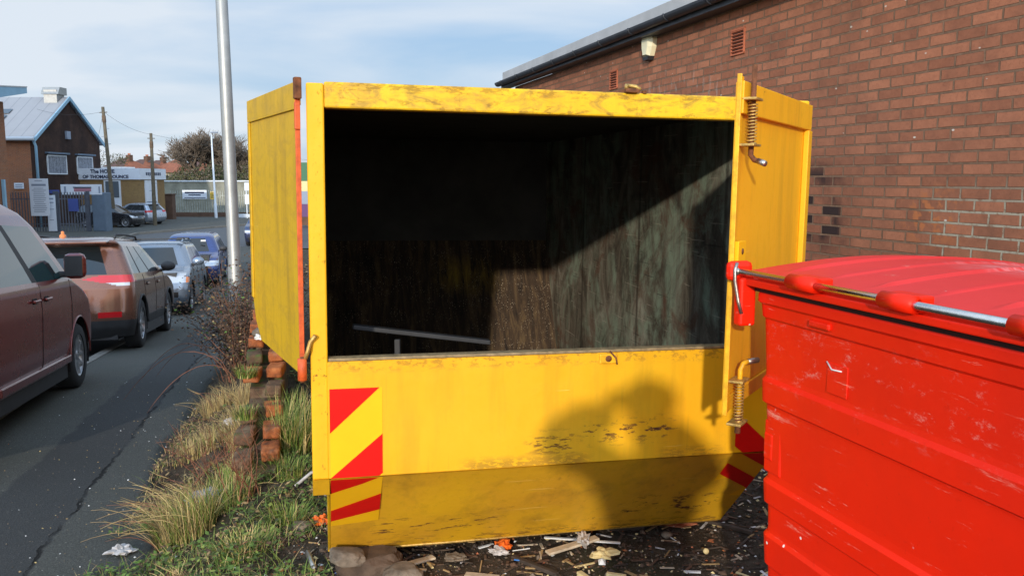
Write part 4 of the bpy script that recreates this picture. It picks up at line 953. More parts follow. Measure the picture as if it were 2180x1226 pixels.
# stones under the skip corner
tag(one('stone', lambda b: b.rock((0, 0, 0), (.34, .24, .17), 'stone2', 12, 4, .35, flatten=.8), None, (-.62, 3.50, .03)), 'biggest brown stone propping the bottom left corner of the skip', 'stone')
tag(one('stone', lambda b: b.rock((0, 0, 0), (.20, .15, .12), 'stone', 15, 4, .3, flatten=.85), None, (-.46, 3.40, .03)), 'pale rounded stone in front of the biggest brown stone', 'stone')
tag(one('stone', lambda b: b.rock((0, 0, 0), (.17, .12, .07), 'stone', 18, 3, .3, flatten=.85), None, (-.70, 3.42, .11), (0, .2, .4)), 'flat pinkish stone lying on the biggest brown stone', 'stone')
tag(one('stone', lambda b: b.rock((0, 0, 0), (.11, .09, .06), 'stone', 22, 3, .3), None, (-1.03, 3.96, .015)), 'grey rounded stone left of the skip corner', 'stone')
tag(one('metal_tube', lambda b: b.tube([(0, 0, 0), (.07, -.16, .0)], .013, 'steel', 12), None, (-.93, 3.66, .02)), 'short silver tube lying in the weeds beside the stones', 'tube')
tag(one('hose', lambda b: b.tube([(-1.20, 4.50, .02), (-1.12, 4.55, .08), (-1.08, 4.50, .10), (-1.05, 4.42, .05), (-1.0, 4.36, .02), (-.95, 4.42, .015)], .009, 'tissue', 8)), 'grey loop of old hose in the weeds by the skip', 'hose')
crumple('plastic_bag', -1.70, 4.62, (.26, .17, .11), 'bagfilm', 'cloudy see-through plastic bag caught in the grass', 'plastic bag', 41, .02, .5, 4)
crumple('crumpled_tissue', -2.02, 4.16, (.11, .10, .04), 'tissue', 'dirty white tissue lying on the tarmac at bottom left', 'tissue', 44, .03, 1.0)
crumple('crumpled_tissue', -2.0, 6.0, (.13, .11, .09), 'tissue', 'grey-white tissue at the edge of the grass near the wall', 'tissue', 47, .03, .9)
crumple('white_scrap', -1.80, 5.95, (.07, .05, .05), 'white', 'scrap of white plastic wedged in the top of the broken wall', 'plastic scrap', 49, .60)
crumple('crisp_packet', -2.75, 4.9, (.05, .035, .015), 'bluep', 'small blue wrapper on the tarmac at far left', 'wrapper', 51, .0)
crumple('fallen_leaf', -2.2, 4.05, (.035, .03, .01), 'terra', 'small orange-brown leaf on the tarmac near the tissue', 'leaf', 55, .02)
crumple('fallen_leaf', -3.9, 9.6, (.09, .06, .02), 'straw', 'yellow leaf on the pavement beyond the van', 'leaf', 57, .0)
crumple('blue_wrapper', -1.22, 6.3, (.14, .08, .05), 'bluep', 'blue plastic wrapper under the left skip door', 'wrapper', 58, .04)

# ------------------------------------------------------------------ vehicles
def wheel(root, x, y, R, out, wd=.21, spokes=10):
    # out = +1 or -1 (outer side direction in y)
    w_ = empty('wheel', (x, y, R), (0, 0, 0), root)
    one('tyre', lambda b: b.lathe([(R * .66, -wd / 2), (R * .93, -wd / 2), (R, -wd / 2 + .03), (R, wd / 2 - .03), (R * .93, wd / 2), (R * .66, wd / 2 - .01)], 'tyre', 32, (0, 0, 0), 'y'), w_)
    def rim(b):
        yo = out * wd / 2; b.lathe([(R * .68, yo * .9), (R * .62, yo * .95), (R * .60, yo * .4)], 'alloy', 32, (0, 0, 0), 'y'); b.lathe([(0, yo * .75), (R * .15, yo * .75), (R * .17, yo * .6)], 'alloy', 16, (0, 0, 0), 'y')
        b.lathe([(R * .60, yo * .30), (0, yo * .30)], 'dkplastic', 24, (0, 0, 0), 'y')
        for k in range(spokes):
            a = 2 * pi * k / spokes; ca, sa = cos(a), sin(a); n_ = (-sa, ca); h = R * (.045)
            p = [(R * .12 * ca + n_[0] * h * s_, yo * y_, R * .12 * sa + n_[1] * h * s_) for s_ in (-1, 1) for y_ in (.72, .55)] + [(R * .63 * ca + n_[0] * h * .8 * s_, yo * y_, R * .63 * sa + n_[1] * h * .8 * s_) for s_ in (-1, 1) for y_ in (.88, .6)]
            b.add(p, [(0, 2, 6, 4), (1, 5, 7, 3), (0, 4, 5, 1), (2, 3, 7, 6)], 'alloy')
    one('rim', rim, w_)
def car(name, L, lev, XR, XF, HW, paint, belt, top, wins, wheels, R=.345, br=.10, bf=.16, rr_=.10, rf=.16, patches=(), cladding=0, label='', cat='car', group='cars parked along the kerb', roof=True, ns=72, rearglass=.80, frontglass=.88, archR=None, rails=None, seams=(), handles=(), mirror=None, glassmat='glass'):
    root = tag(empty(name), label, cat, group)
    aR = archR or R + .055
    ne, nc = 26, 8
    cols = [('E', i / ne) for i in range(ne)] + [('CR', i / nc) for i in range(nc)] + [('S', i / ns) for i in range(ns)] + [('CF', i / nc) for i in range(nc)] + [('F', i / ne) for i in range(ne + 1)]
    def ip(z, tb): return float(np.interp(z, [a for a, _ in tb], [b_ for _, b_ in tb]))
    def pos(z, col):
        seg, t_ = col; xr, xf, w_ = ip(z, XR), ip(z, XF), ip(z, HW); r1 = min(rr_, w_ * .5); r2 = min(rf, w_ * .5)
        k = 1 if z < top else 1
        x1 = xr + br * ((w_ - r1) / w_) ** 2 * (w_ / .9); x2 = xf - bf * ((w_ - r2) / w_) ** 2 * (w_ / .9)
        if seg == 'E': y = t_ * (w_ - r1); x = xr + br * (y / w_) ** 2 * (w_ / .9)
        elif seg == 'CR': a = t_ * pi / 2; x = x1 + r1 - r1 * cos(a); y = w_ - r1 + r1 * sin(a)
        elif seg == 'S': x = x1 + r1 + (x2 - r2 - x1 - r1) * t_; y = w_ * (1 - .035 * abs(2 * t_ - 1) ** 3.5) if True else w_; y = w_ - .0 if t_ == 0 else w_
        elif seg == 'CF': a = t_ * pi / 2; x = x2 - r2 + r2 * sin(a); y = w_ - r2 + r2 * cos(a)
        else: y = (1 - t_) * (w_ - r2); x = xf - bf * (y / w_) ** 2 * (w_ / .9)
        return x, y
    grids = {}
    parts = {'body': MB()}
    nl = len(lev)
    for side_ in (1, -1):
        P = []
        for z in lev:
            row = []
            for c_ in cols:
                x, y = pos(z, c_); zz_ = z
                for wx in wheels:
                    if c_[0] == 'S' or c_[0][0] == 'C':
                        dx, dz = x - wx, z - R; d = sqrt(dx * dx + dz * dz)
                        if z < .95 and abs(d - aR) < .032 and d > .01: x = wx + dx / d * aR; zz_ = R + dz / d * aR
                row.append((x, y * side_, zz_))
            P.append(row)
        for j in range(nl - 1):
            zc = (lev[j] + lev[j + 1]) / 2
            for i in range(len(cols) - 1):
                q = [P[j][i], P[j][i + 1], P[j + 1][i + 1], P[j + 1][i]]
                cx = sum(p[0] for p in q) / 4; cy = sum(p[1] for p in q) / 4; cz = sum(p[2] for p in q) / 4
                seg, t_ = cols[i]; u = t_ + .5 / ns
                if (seg in ('S', 'CR', 'CF')) and zc < .95 and any(sqrt((cx - wx) ** 2 + (cz - R) ** 2) < aR - .004 for wx in wheels): continue
                key = 'body'; mat = paint
                if belt < zc < top:
                    if seg == 'E' and (t_ + .5 / ne) < rearglass and zc < top: key = 'rear_window'; mat = 'glass'
                    elif seg == 'F' and (1 - t_ - .5 / ne) < frontglass: key = 'windscreen'; mat = 'glass'
                    elif seg == 'S':
                        for k, (a, b_) in enumerate(wins):
                            if a < u < b_: key = 'side_window%d%d' % (k, side_); mat = glassmat; break
                        else:
                            if wins[0][0] < u < wins[-1][1]: mat = 'dkplastic'
                if key == 'body' and cladding and zc < cladding: mat = 'dkplastic'
                if key == 'body':
                    for pn, pm, fn in patches:
                        if fn(cx, abs(cy), zc, seg, u if seg == 'S' else t_): key = pn + ('' if pn.startswith('_') else str(side_)); mat = pm; break
                b = parts.setdefault(key, MB()); b.add(q if side_ > 0 else q[::-1], [(0, 1, 2, 3)], mat, True)
        grids[side_] = P
    b = parts['body']; Lp, Rp = grids[1][-1], grids[-1][-1]; n = len(Lp)
    b.add(Lp + Rp, [(i, i + 1, n + i + 1, n + i) for i in range(n - 1)], paint, True)
    for k, mb in parts.items():
        nm = ''.join(ch for ch in k if not ch.isdigit() and ch != '-')
        o = mb.build(nm, root); me = o.data
        bm = bmesh.new(); bm.from_mesh(me); bmesh.ops.remove_doubles(bm, verts=bm.verts, dist=.0006); bmesh.ops.recalc_face_normals(bm, faces=bm.faces[:])
        # make sure normals look outward
        cen = Vector((L / 2, 0, .8)); s_ = sum((f.calc_center_median() - cen).dot(f.normal) * f.calc_area() for f in bm.faces)
        if s_ < 0: bmesh.ops.reverse_faces(bm, faces=bm.faces[:])
        bm.to_mesh(me); bm.free()
    hw = ip(.6, HW)
    def under(b):
        b.b2((.25, -hw + .25, .18), (L - .3, hw - .25, .95), 'dkplastic'); b.b2((min(wheels) + aR + .02, -hw + .03, .17), (max(wheels) - aR - .02, hw - .03, .32), 'dkplastic')
    one('underbody', under, root)
    for wx in wheels:
        for s_ in (1, -1):
            wheel(root, wx, s_ * (hw - .115), R, s_)
            def arch(b):
                pts = [(wx + (aR + .004) * cos(a), s_ * (hw + .003), R + (aR + .004) * sin(a)) for a in np.linspace(-.02, pi + .02, 26)]; b.tube(pts, .018 if cladding else .009, 'dkplastic' if cladding else paint, 6)
                inner = [(wx + aR * cos(a), s_ * (hw - .01), R + aR * sin(a)) for a in np.linspace(-.3, pi + .3, 20)]; inn2 = [(x, s_ * (hw - .30), z) for x, y, z in inner]
                n = len(inner); b.add(inner + inn2, [(k, k + 1, n + k + 1, n + k) for k in range(n - 1)], 'black2')
            one('wheel_arch', arch, root)
    for (x, z0, z1) in seams:
        for s_ in (1, -1): one('door_gap', lambda b: b.tube([(x + .03 * (z - z0), s_ * (ip(z, HW) + .0005), z) for z in np.linspace(z0, z1, 9)], .0042, 'black2', 5), root)
    for (x, z) in handles:
        for s_ in (1, -1): one('door_handle', lambda b: (b.box((x, s_ * (ip(z, HW) + .022), z), (.19, .022, .026), paint, bev=.009), b.box((x, s_ * (ip(z, HW) - .002), z), (.12, .02, .05), 'black2', bev=.008)), root)
    if mirror:
        mx_, mz, ms_, mm = mirror
        for s_ in (1, -1):
            yb = ip(mz, HW)
            def mf(b):
                if ms_ > 1.2:
                    b.box((mx_, s_ * (yb + .14), mz + .06), (.13, .20, .25), mm, bev=.055); b.box((mx_ - .068, s_ * (yb + .14), mz + .06), (.008, .16, .20), 'dkplastic', bev=.003); b.box((mx_, s_ * (yb + .03), mz - .02), (.08, .16, .06), 'dkplastic', bev=.02); return
                b.rock((mx_, s_ * (yb + .13 * ms_), mz + .05 * ms_), (.17 * ms_, .24 * ms_, .17 * ms_ * (1.35 if ms_ > 1.2 else 1)), mm, 3, 3, .05); b.tube([(mx_ - .01, s_ * (yb - .03), mz - .03), (mx_, s_ * (yb + .1 * ms_), mz)], .025 * ms_, 'dkplastic', 8)
            one('wing_mirror', mf, root)
    if rails:
        x0, x1, z_, yr, m_ = rails
        for s_ in (1, -1): one('roof_rail', lambda b: b.tube([(x0, s_ * yr, z_ - .05), (x0 + .08, s_ * yr, z_), ((x0 + x1) / 2, s_ * yr, z_ + .012), (x1 - .08, s_ * yr, z_), (x1, s_ * yr, z_ - .05)], .017, m_, 8), root)
    return root
def place(root, wc, local, d, pitch=0, zoff=0):
    # wc world contact (x,y); local (x,y) of that wheel; d = heading unit vector
    d = Vector((d[0], d[1])).normalized(); l_ = Vector((-d.y, d.x)); o = Vector(wc) - d * local[0] - l_ * local[1]
    z = pav(wc[1]) + .012
    root.location = (o.x, o.y, z + math.tan(pitch) * local[0] + zoff); root.rotation_euler = (0, pitch, atan2(d.y, d.x))
DAW = (-.250, .968); DTO = (.250, -.968)
lv = sorted(set([round(v, 3) for v in list(np.arange(.22, 1.10, .04)) + [1.10, 1.13, 1.2, 1.3, 1.4, 1.5, 1.53, 1.56, 1.59, 1.61, 1.63, 1.64, 1.648]]))
# bronze brown SUV, rear towards us
XR = [(.22, .16), (.35, .05), (.55, .0), (.75, .015), (.9, .03), (1.1, .10), (1.5, .46), (1.53, .38), (1.56, .36), (1.6, .50), (1.63, .75), (1.65, 1.1)]
XF = [(.22, 4.30), (.4, 4.44), (.6, 4.46), (.78, 4.38), (.88, 4.22), (.96, 3.95), (1.04, 3.50), (1.10, 3.34), (1.5, 2.55), (1.56, 2.38), (1.6, 2.2), (1.65, 1.8)]
HW = [(.22, .86), (.45, .915), (.8, .925), (1.0, .905), (1.1, .875), (1.5, .69), (1.56, .655), (1.6, .61), (1.63, .52), (1.65, .35)]
tail = [('tail_light', 'lamp_red', lambda x, y, z, s, u: .985 < z < 1.09 and ((s == 'E' and y > .28 + abs(z - 1.04) * 4.5) or s == 'CR' or (s == 'S' and u < .062 - abs(z - 1.04) * .5))),
        ('reversing_lens', 'lamp_clear', lambda x, y, z, s, u: .935 < z <= .985 and ((s == 'E' and y > .58 + (.985 - z) * 3) or (s == 'CR' and u < .4))),
        ('rear_reflector', 'lamp_red', lambda x, y, z, s, u: .49 < z < .57 and s == 'E' and .46 < y < .78),
        ('_rear_screen_trim', 'dkplastic', lambda x, y, z, s, u: False)]
lv_br = sorted(set(lv + [round(v, 3) for v in np.arange(.88, 1.10, .015)]))
c_br = car('parked_suv', 4.46, lv_br, XR, XF, HW, 'p_brown', 1.10, 1.50, [(.04, .20), (.235, .52), (.55, .86)], (.83, 3.52), R=.36, patches=tail, cladding=.46, cat='car', br=.20, rr_=.16,
           label='bronze brown SUV with red tail lights glowing, second in the parked row', rails=(.7, 2.4, 1.665, .60, 'dkplastic'), seams=((1.10, .45, 1.08), (2.10, .4, 1.08), (3.05, .4, 1.08)), handles=((1.35, .93), (2.35, .93)), mirror=(3.02, 1.12, 1.0, 'dkplastic'))
one('brake_light', lambda b: b.b2((.355, -.17, 1.53), (.372, .17, 1.555), 'lamp_red', .004), c_br)
one('spoiler', lambda b: b.box((.44, 0, 1.562), (.30, 1.14, .028), 'p_brown', ry=radians(-6), bev=.010), c_br)
one('roof_beacon', lambda b: b.lathe([(.05, 0), (.045, .04), (.025, .05), (.022, .09), (.0, .10)], 'amber', 12, (1.1, .18, 1.64)), c_br)
one('exhaust', lambda b: (b.tube([(.02, .10, .24), (.12, .10, .24)], .032, 'steel', 12), b.tube([(.02, .24, .24), (.12, .24, .24)], .032, 'steel', 12)), c_br)
place(c_br, (-5.46, 12.35), (.83, -.92), DAW, .083)
# silver SUV facing us
head = [('headlight', 'lamp_clear', lambda x, y, z, s, u: (.72 < z < .93 and s == 'F' and y > .46 + max(0, .80 - z) * 1.2) or (.72 < z < .93 and s == 'CF' and u > .45)), ('indicator', 'amber', lambda x, y, z, s, u: .72 < z < .88 and s == 'CF' and u <= .45),
        ('grille', 'black2', lambda x, y, z, s, u: .70 < z < .84 and s == 'F' and y < .34), ('_air_intake', 'dkplastic', lambda x, y, z, s, u: .34 < z < .50 and s == 'F' and y < .5),
        ('fog_light_surround', 'black2', lambda x, y, z, s, u: .42 < z < .56 and s == 'F' and y > .55)]
XRf = [(.22, .12), (.5, .0), (.9, .03), (1.1, .08), (1.5, .30), (1.6, .40), (1.66, .9), (1.7, 1.2)]
XFf = [(.22, 4.22), (.4, 4.33), (.6, 4.35), (.76, 4.30), (.90, 4.12), (.98, 3.85), (1.04, 3.35), (1.10, 3.22), (1.5, 2.62), (1.56, 2.48), (1.6, 2.3), (1.65, 1.9)]
c_si = car('parked_suv', 4.35, lv, XRf, XFf, HW, 'p_silver', 1.10, 1.50, [(.06, .22), (.25, .55), (.59, .90)], (.80, 3.45), R=.36, patches=head, cladding=.30, bf=.22, rf=.20, cat='car',
           label='silver blue SUV with clear round-cornered headlights facing us, third in the row', rails=(.7, 2.4, 1.68, .62, 'p_silver'), seams=((1.1, .4, 1.08), (2.05, .4, 1.08), (3.0, .4, 1.08)), handles=((1.3, .93), (2.25, .93)), mirror=(2.92, 1.12, 1.15, 'p_silver'))
for s_ in (1, -1): one('fog_light', lambda b: b.lathe([(0, 0), (.045, .0), (.055, -.02)], 'cream', 16, (4.19, s_ * .66, .49), 'x'), c_si)
for x_ in (1.2, 2.15): one('roof_bar', lambda b: (b.box((x_, 0, 1.70), (.10, 1.3, .03), 'dkplastic', bev=.008), b.box((x_, .56, 1.70), (.16, .16, .06), 'dkplastic', bev=.015), b.box((x_, -.56, 1.70), (.16, .16, .06), 'dkplastic', bev=.015)), c_si)
place(c_si, (-7.25, 19.0), (3.45, .92), DTO, -.066)
# blue hatchback facing us
sc9 = .93
def scl(tb, kx, kz): return [(z * kz, x * kx) for z, x in tb]
lvb = sorted(set(round(v * sc9, 4) for v in lv))
headb = [('headlight', 'lamp_clear', lambda x, y, z, s, u: (.66 < z < .80 and s == 'F' and y > .42) or (.66 < z < .80 and s == 'CF')), ('_grille', 'black2', lambda x, y, z, s, u: .44 < z < .66 and s == 'F' and y < .60), ('_air_intake', 'dkplastic', lambda x, y, z, s, u: .2 < z <= .44 and s == 'F')]
c_bl = car('parked_hatchback', 4.1, lvb, scl(XRf, .93, sc9), scl(XFf, .93, sc9), [(z * sc9, x * .96) for z, x in HW], 'p_blue', 1.10 * sc9, 1.50 * sc9, [(.06, .22), (.25, .55), (.59, .90)], (.75, 3.22), R=.32, patches=headb, bf=.22, rf=.2, cat='car',
           label='dark blue hatchback with black grille facing us, behind the silver blue SUV', seams=((2.0, .4, 1.0),), handles=((2.15, .86),), mirror=(2.75, 1.05, 1.0, 'dkplastic'))
place(c_bl, (-8.78, 25.3), (3.22, .88), DTO, -.02)
one('tax_sticker', lambda b: b.box((2.66, .38, 1.33), (.02, .14, .06), 'white', ry=radians(-50)), c_bl)
# maroon van, nearest
lvv = sorted(set([round(v, 3) for v in list(np.arange(.22, 1.16, .04)) + [1.16, 1.2, 1.3, 1.42, 1.55, 1.66, 1.72, 1.78, 1.82, 1.86, 1.89, 1.905, 1.915]]))
XRv = [(.22, .08), (.5, .0), (1.1, .03), (1.6, .14), (1.86, .26), (1.92, .5)]
XFv = [(.22, 4.80), (.45, 4.92), (.7, 4.93), (.88, 4.85), (1.0, 4.66), (1.10, 4.32), (1.16, 4.16), (1.3, 3.98), (1.55, 3.62), (1.66, 3.44), (1.78, 3.16), (1.86, 2.85), (1.92, 2.4)]
HWv = [(.22, .91), (.45, .95), (.9, .96), (1.1, .945), (1.16, .93), (1.66, .80), (1.78, .755), (1.86, .69), (1.89, .62), (1.92, .40)]
c_va = car('parked_van', 4.95, lvv, XRv, XFv, HWv, 'p_van', 1.16, 1.66, [(.06, .33), (.36, .655), (.70, .955)], (.95, 4.02), R=.335, archR=.405, patches=(('headlight', 'lamp_clear', lambda x, y, z, s, u: .74 < z < .90 and ((s == 'F' and y > .5) or s == 'CF')),), bf=.30, rf=.22, cat='van',
           label='maroon people-carrier van cut off by the left edge, nearest in the row', seams=((1.5, .35, 1.14), (2.68, .35, 1.14), (3.72, .45, 1.14)), handles=((2.50, 1.0), (2.86, 1.0)), mirror=(3.52, 1.22, 1.45, 'p_van'), glassmat='glass_sky')
for s_ in (1, -1): one('rubbing_strip', lambda b: b.box((2.55, s_ * .952, .36), (2.1, .03, .075), 'p_van', bev=.012), c_va)
place(c_va, (-4.52, 8.70), (4.02, -.955), DAW, .07)
# far cars
def far_place(root, x, y, d, z=None): d = Vector(d).normalized(); root.location = (x, y, (pav(y) + .055) if z is None else z); root.rotation_euler = (0, 0, atan2(d.y, d.x))
g2 = 'cars parked on the far forecourt'
tl = [('tail_light', 'lamp_red', lambda x, y, z, s, u: .88 < z < 1.02 and ((s == 'E' and y > .45) or s == 'CR' or (s == 'S' and u < .04)))]
c_h = car('parked_hatchback', 4.3, lvb, scl(XR, .95, sc9), scl(XF, .95, sc9), [(z * sc9, x * .97) for z, x in HW], 'p_silver2', 1.10 * sc9, 1.5 * sc9, [(.06, .20), (.235, .52), (.55, .86)], (.8, 3.4), R=.32, patches=tl, ns=40, label='pale silver hatchback with red tail lamp on the far forecourt', group=g2)
far_place(c_h, -25.0, 60.0, (-.92, .36))
c_k = car('parked_hatchback', 4.3, lvb, scl(XRf, .95, sc9), scl(XFf, .95, sc9), [(z * sc9, x * .97) for z, x in HW], 'p_black', 1.10 * sc9, 1.5 * sc9, [(.06, .22), (.25, .55), (.59, .88)], (.8, 3.42), R=.34, patches=headb[:1], ns=40, label='glossy black hatchback parked in front of the pale silver one', group=g2)
far_place(c_k, -28.9, 56.8, (.99, -.02))
c_n = car('parked_suv', 4.4, lv, XRf, XFf, HW, 'p_navy', 1.10, 1.5, [(.06, .22), (.25, .55), (.59, .9)], (.8, 3.45), R=.36, patches=headb, ns=40, label='navy SUV glimpsed between the column and the left skip door')
far_place(c_n, -12.9, 45.2, (.20, -.98), pav(42) - .05)
one('number_plate', lambda b: b.b2((4.33, -.26, .42), (4.36, .26, .53), 'white'), c_n)

# ------------------------------------------------------------------ far buildings and street
GZ = -1.5
gb = tag(empty('workshop_building', (-31.2, 56, GZ)), 'brick gabled workshop with shade in its gable colour, grey metal roof and two blinds-covered windows', 'building')
EZ, RZ, D2 = 5.95, 8.80, 8.8     # eave, ridge above ground, gable width
def gwalls(b):
    b.b2((-.3, 0, 0), (0, D2, EZ), 'brick_shaded'); b.prism([(0, EZ + .001), (D2, EZ + .001), (D2 / 2, RZ - .1)], -.3, 0, 'brick_shaded', 'x')
    b.b2((-22, 0.0, 0), (-.301, .3, EZ), 'brick_lit'); b.b2((-22, D2 - .3, 0), (-.301, D2, EZ), 'brick_shaded')
one('wall', gwalls, gb)
def groof(b):
    for y0, y1 in ((-.35, D2 / 2), (D2 + .35, D2 / 2)):
        k = (RZ - EZ) / (D2 / 2); z0 = EZ - .35 * k + .12
        vs = [(-22, y0, z0), (.25, y0, z0), (.25, y1, RZ + .12), (-22, y1, RZ + .12)]; b.add(vs + [(x, y, z - .1) for x, y, z in vs], [(0, 1, 2, 3), (7, 6, 5, 4), (0, 4, 5, 1), (1, 5, 6, 2), (2, 6, 7, 3)], 'metalroof')
rf_ = one('roof', groof, gb)
def verge(b):
    for y0, y1 in ((-.37, D2 / 2), (D2 + .37, D2 / 2)):
        k = (RZ - EZ) / (D2 / 2); z0 = EZ - .37 * k + .14
        b.add([(.262, y0, z0 - .22), (.262, y1, RZ - .10), (.262, y1, RZ + .16), (.262, y0, z0 + .04), (.18, y0, z0 - .22), (.18, y1, RZ - .10), (.18, y1, RZ + .16), (.18, y0, z0 + .04)], [(0, 1, 2, 3), (3, 2, 6, 7), (0, 4, 5, 1), (4, 7, 6, 5), (0, 3, 7, 4)], 'bluetrim')
one('verge_trim', verge, rf_)
for xx, zz_ in ((-5.1, .50), (-5.1, .34)):
    u_ = zz_; one('skylight', lambda b: b.add([(xx, u_ * 4.6, EZ + .30 + u_ * 2.8), (xx + 2.2, u_ * 4.6, EZ + .30 + u_ * 2.8), (xx + 2.2, u_ * 4.6 + .55, EZ + .30 + u_ * 2.8 + .33), (xx, u_ * 4.6 + .55, EZ + .30 + u_ * 2.8 + .33)], [(0, 1, 2, 3)], 'winfar'), rf_)
one('gutter', lambda b: b.tube([(-22, -.42, EZ - .12), (.2, -.42, EZ - .12)], .13, 'wframe', 8), gb)
one('downpipe', lambda b: b.tube([(.06, -.25, EZ - .2), (.10, -.05, EZ - .6), (.10, -.05, 0)], .085, 'bluetrim', 8), gb)
one('roof_vent', lambda b: (b.b2((-1.2, 3.7, RZ - .6), (-.3, 4.7, RZ + .55), 'galv'), b.prism([(3.6, RZ + .25), (4.8, RZ + .25), (4.8, RZ + .75), (3.9, RZ + .75)], -1.35, -.15, 'galv', 'x')), rf_)
def far_px(px, y): return (px - 1090) / 1800 * (y * cos(radians(7.3)))
for y0, y1 in ((1.3, 3.8), (5.2, 7.5)):
    w_ = one('window', lambda b: (b.b2((.0, y0, 3.55), (.07, y0 + .08, 4.85), 'wframe'), b.b2((.0, y1 - .08, 3.55), (.07, y1, 4.85), 'wframe'), b.b2((.0, y0, 3.55), (.0702, y1, 3.63), 'wframe'), b.b2((.0, y0, 4.77), (.0702, y1, 4.85), 'wframe')), gb)
    one('pane', lambda b: [b.b2((.01, y0 + .08 + k * .22, 3.63), (.03 + .01 * (k % 2), min(y1 - .08, y0 + .08 + k * .22 + .19), 4.77), 'blind') for k in range(11) if y0 + .08 + k * .22 < y1 - .1], w_)
    one('canopy_rail', lambda b: b.b2((.0, y0 - .15, 4.92), (.25, y1 + .15, 5.04), 'bluegrey'), w_)
one('side_window', lambda b: (b.b2((-5, -.02, 3.4), (-3.0, .02, 5.1), 'winfar'), b.b2((-5.1, -.05, 5.1), (-2.9, .03, 5.25), 'wframe')), gb)
one('alarm_box', lambda b: b.b2((.0, 3.85, 6.0), (.18, 4.35, 6.55), 'inkgrey', .03), gb)
one('wall_lamp', lambda b: b.b2((.0, 8.2, 3.1), (.22, 8.5, 3.6), 'wframe', .04), gb)
s0 = tag(one('wall_sign', lambda b: (b.b2((0, -.05, 0), (.62, 0, .38), 'signw', .0), [b.b2((.08, -.062, .22 - k * .14), (.54, -.052, .28 - k * .14), 'inkgrey') for k in range(2)]), None, (-32.7, 55.98, 1.1)), 'small white rectangular sign high on the shaded brick wall', 'sign')
# near left building: blue canopy over brick
nb = tag(empty('brick_unit', (-27.35, 38.5, GZ)), 'brick unit with a pale blue overhanging canopy at the left edge', 'building')
one('wall', lambda b: b.b2((-14, 0, 0), (-.1, 8, 7.35), 'brick_lit'), nb); one('post', lambda b: b.b2((-.05, 7.2, 0), (.10, 7.35, 3.2), 'bluetrim'), nb)
one('canopy', lambda b: (b.prism([(-2.2, 5.9), (8.6, 7.86), (8.6, 8.16), (-2.2, 7.26)], -14, .9, 'bluetrim', 'x'), b.prism([(-2.22, 7.265), (8.62, 8.165), (8.62, 8.23), (-2.22, 7.33)], -14, .92, 'roofedge', 'x')), nb)
# shop with white fascia
sh = tag(empty('shop_building', (-26.9, 61.5, GZ)), 'low buff brick shop with white fascia reading THOMAS BOUNCE', 'building')
one('wall', lambda b: b.b2((-4.5, 0, 0), (0, 4.4, 3.2), 'brick_buff'), sh)
def fasc(b): b.b2((-4.6, -.12, 3.2), (.12, 4.5, 4.0), 'signw'); b.b2((-3.2, 1, 4.001), (-1.4, 2.6, 4.12), 'white')
fa = one('fascia', fasc, sh)
def ftext(b):
    text_mb(b, 'The HOME', .37, 'ink', Matrix.Translation((-2.55, -.135, 3.66)) @ Matrix.Rotation(pi / 2, 4, 'X'), .006, 'CENTER', .012)
    text_mb(b, 'OF THOMAS BOUNCE', .33, 'ink', Matrix.Translation((-2.35, -.135, 3.29)) @ Matrix.Rotation(pi / 2, 4, 'X'), .006, 'CENTER', .012)
one('lettering', ftext, fa)
def fm(b):
    for k in range(9): b.b2((.121, .9 + k * .30, 3.50), (.135, .9 + k * .30 + .20, 3.72), 'ink')
one('side_lettering', fm, fa)
def win(b, x0, x1, z0, z1, zt): b.b2((x0, -.06, z0), (x1, -.001, z1), 'wframe'); b.b2((x0 + .12, -.07, zt), (x1 - .12, -.061, z1 - .08), 'winfar'); b.b2((x0 + .12, -.068, z0 + .08), (x1 - .12, -.061, zt - .1), 'signw')
one('window', lambda b: win(b, -2.55, -1.35, .3, 3.15, 1.9), sh)
one('window', lambda b: (b.b2((.001, .8, .5), (.06, 2.9, 3.15), 'wframe'), [b.b2((.061, .9 + k * .67, .6), (.07, 1.45 + k * .67, 2.9), 'signw') for k in range(3)], b.b2((.0705, .95, 1.4), (.075, 2.7, 1.6), 'inkgrey')), sh)
# telegraph poles and wires
def tpole(x, y, h, label, lean, z=None):
    t_ = tag(empty('telegraph_pole', (x, y, z if z is not None else pav(y)), (0, radians(lean), 0)), label, 'telegraph pole', 'wooden telegraph poles')
    one('shaft', lambda b: b.lathe([(.14, 0), (.12, h * .5), (.095, h), (0, h)], 'polewood', 12), t_)
    one('cap_fitting', lambda b: (b.lathe([(.11, h - 1.0), (.125, h - .95), (.125, h - .6), (.11, h - .55)], 'bark', 10), b.tube([(-.25, 0, h - .35), (.25, 0, h - .35)], .03, 'polewood', 6)), t_)
    one('climbing_steps', lambda b: [b.tube([(-.28 * (k % 2), 0, h - 1.4 - k * .5), (.28 * ((k + 1) % 2), 0, h - 1.4 - k * .5)], .015, 'inkgrey', 5) for k in range(6)], t_)
    return t_
tpole(-26.35, 56.2, 7.9, 'nearer wooden telegraph pole standing by the black hatchback', -2.5, -1.5)
tpole(-24.7, 58.6, 6.35, 'farther telegraph pole crossing the shop fascia', .4)
def wire(a, b_, sag, lab): 
    A, B = Vector(a), Vector(b_); pts = [A.lerp(B, k / 12) - Vector((0, 0, sag * 4 * (k / 12) * (1 - k / 12))) for k in range(13)]
    return tag(one('wire', lambda b: b.tube(pts, .007, 'black', 4, cap=False)), lab, 'wire', 'overhead telephone wires')
P1 = (-26.68, 56.2, 6.1); P2 = (-24.65, 58.6, 4.75)
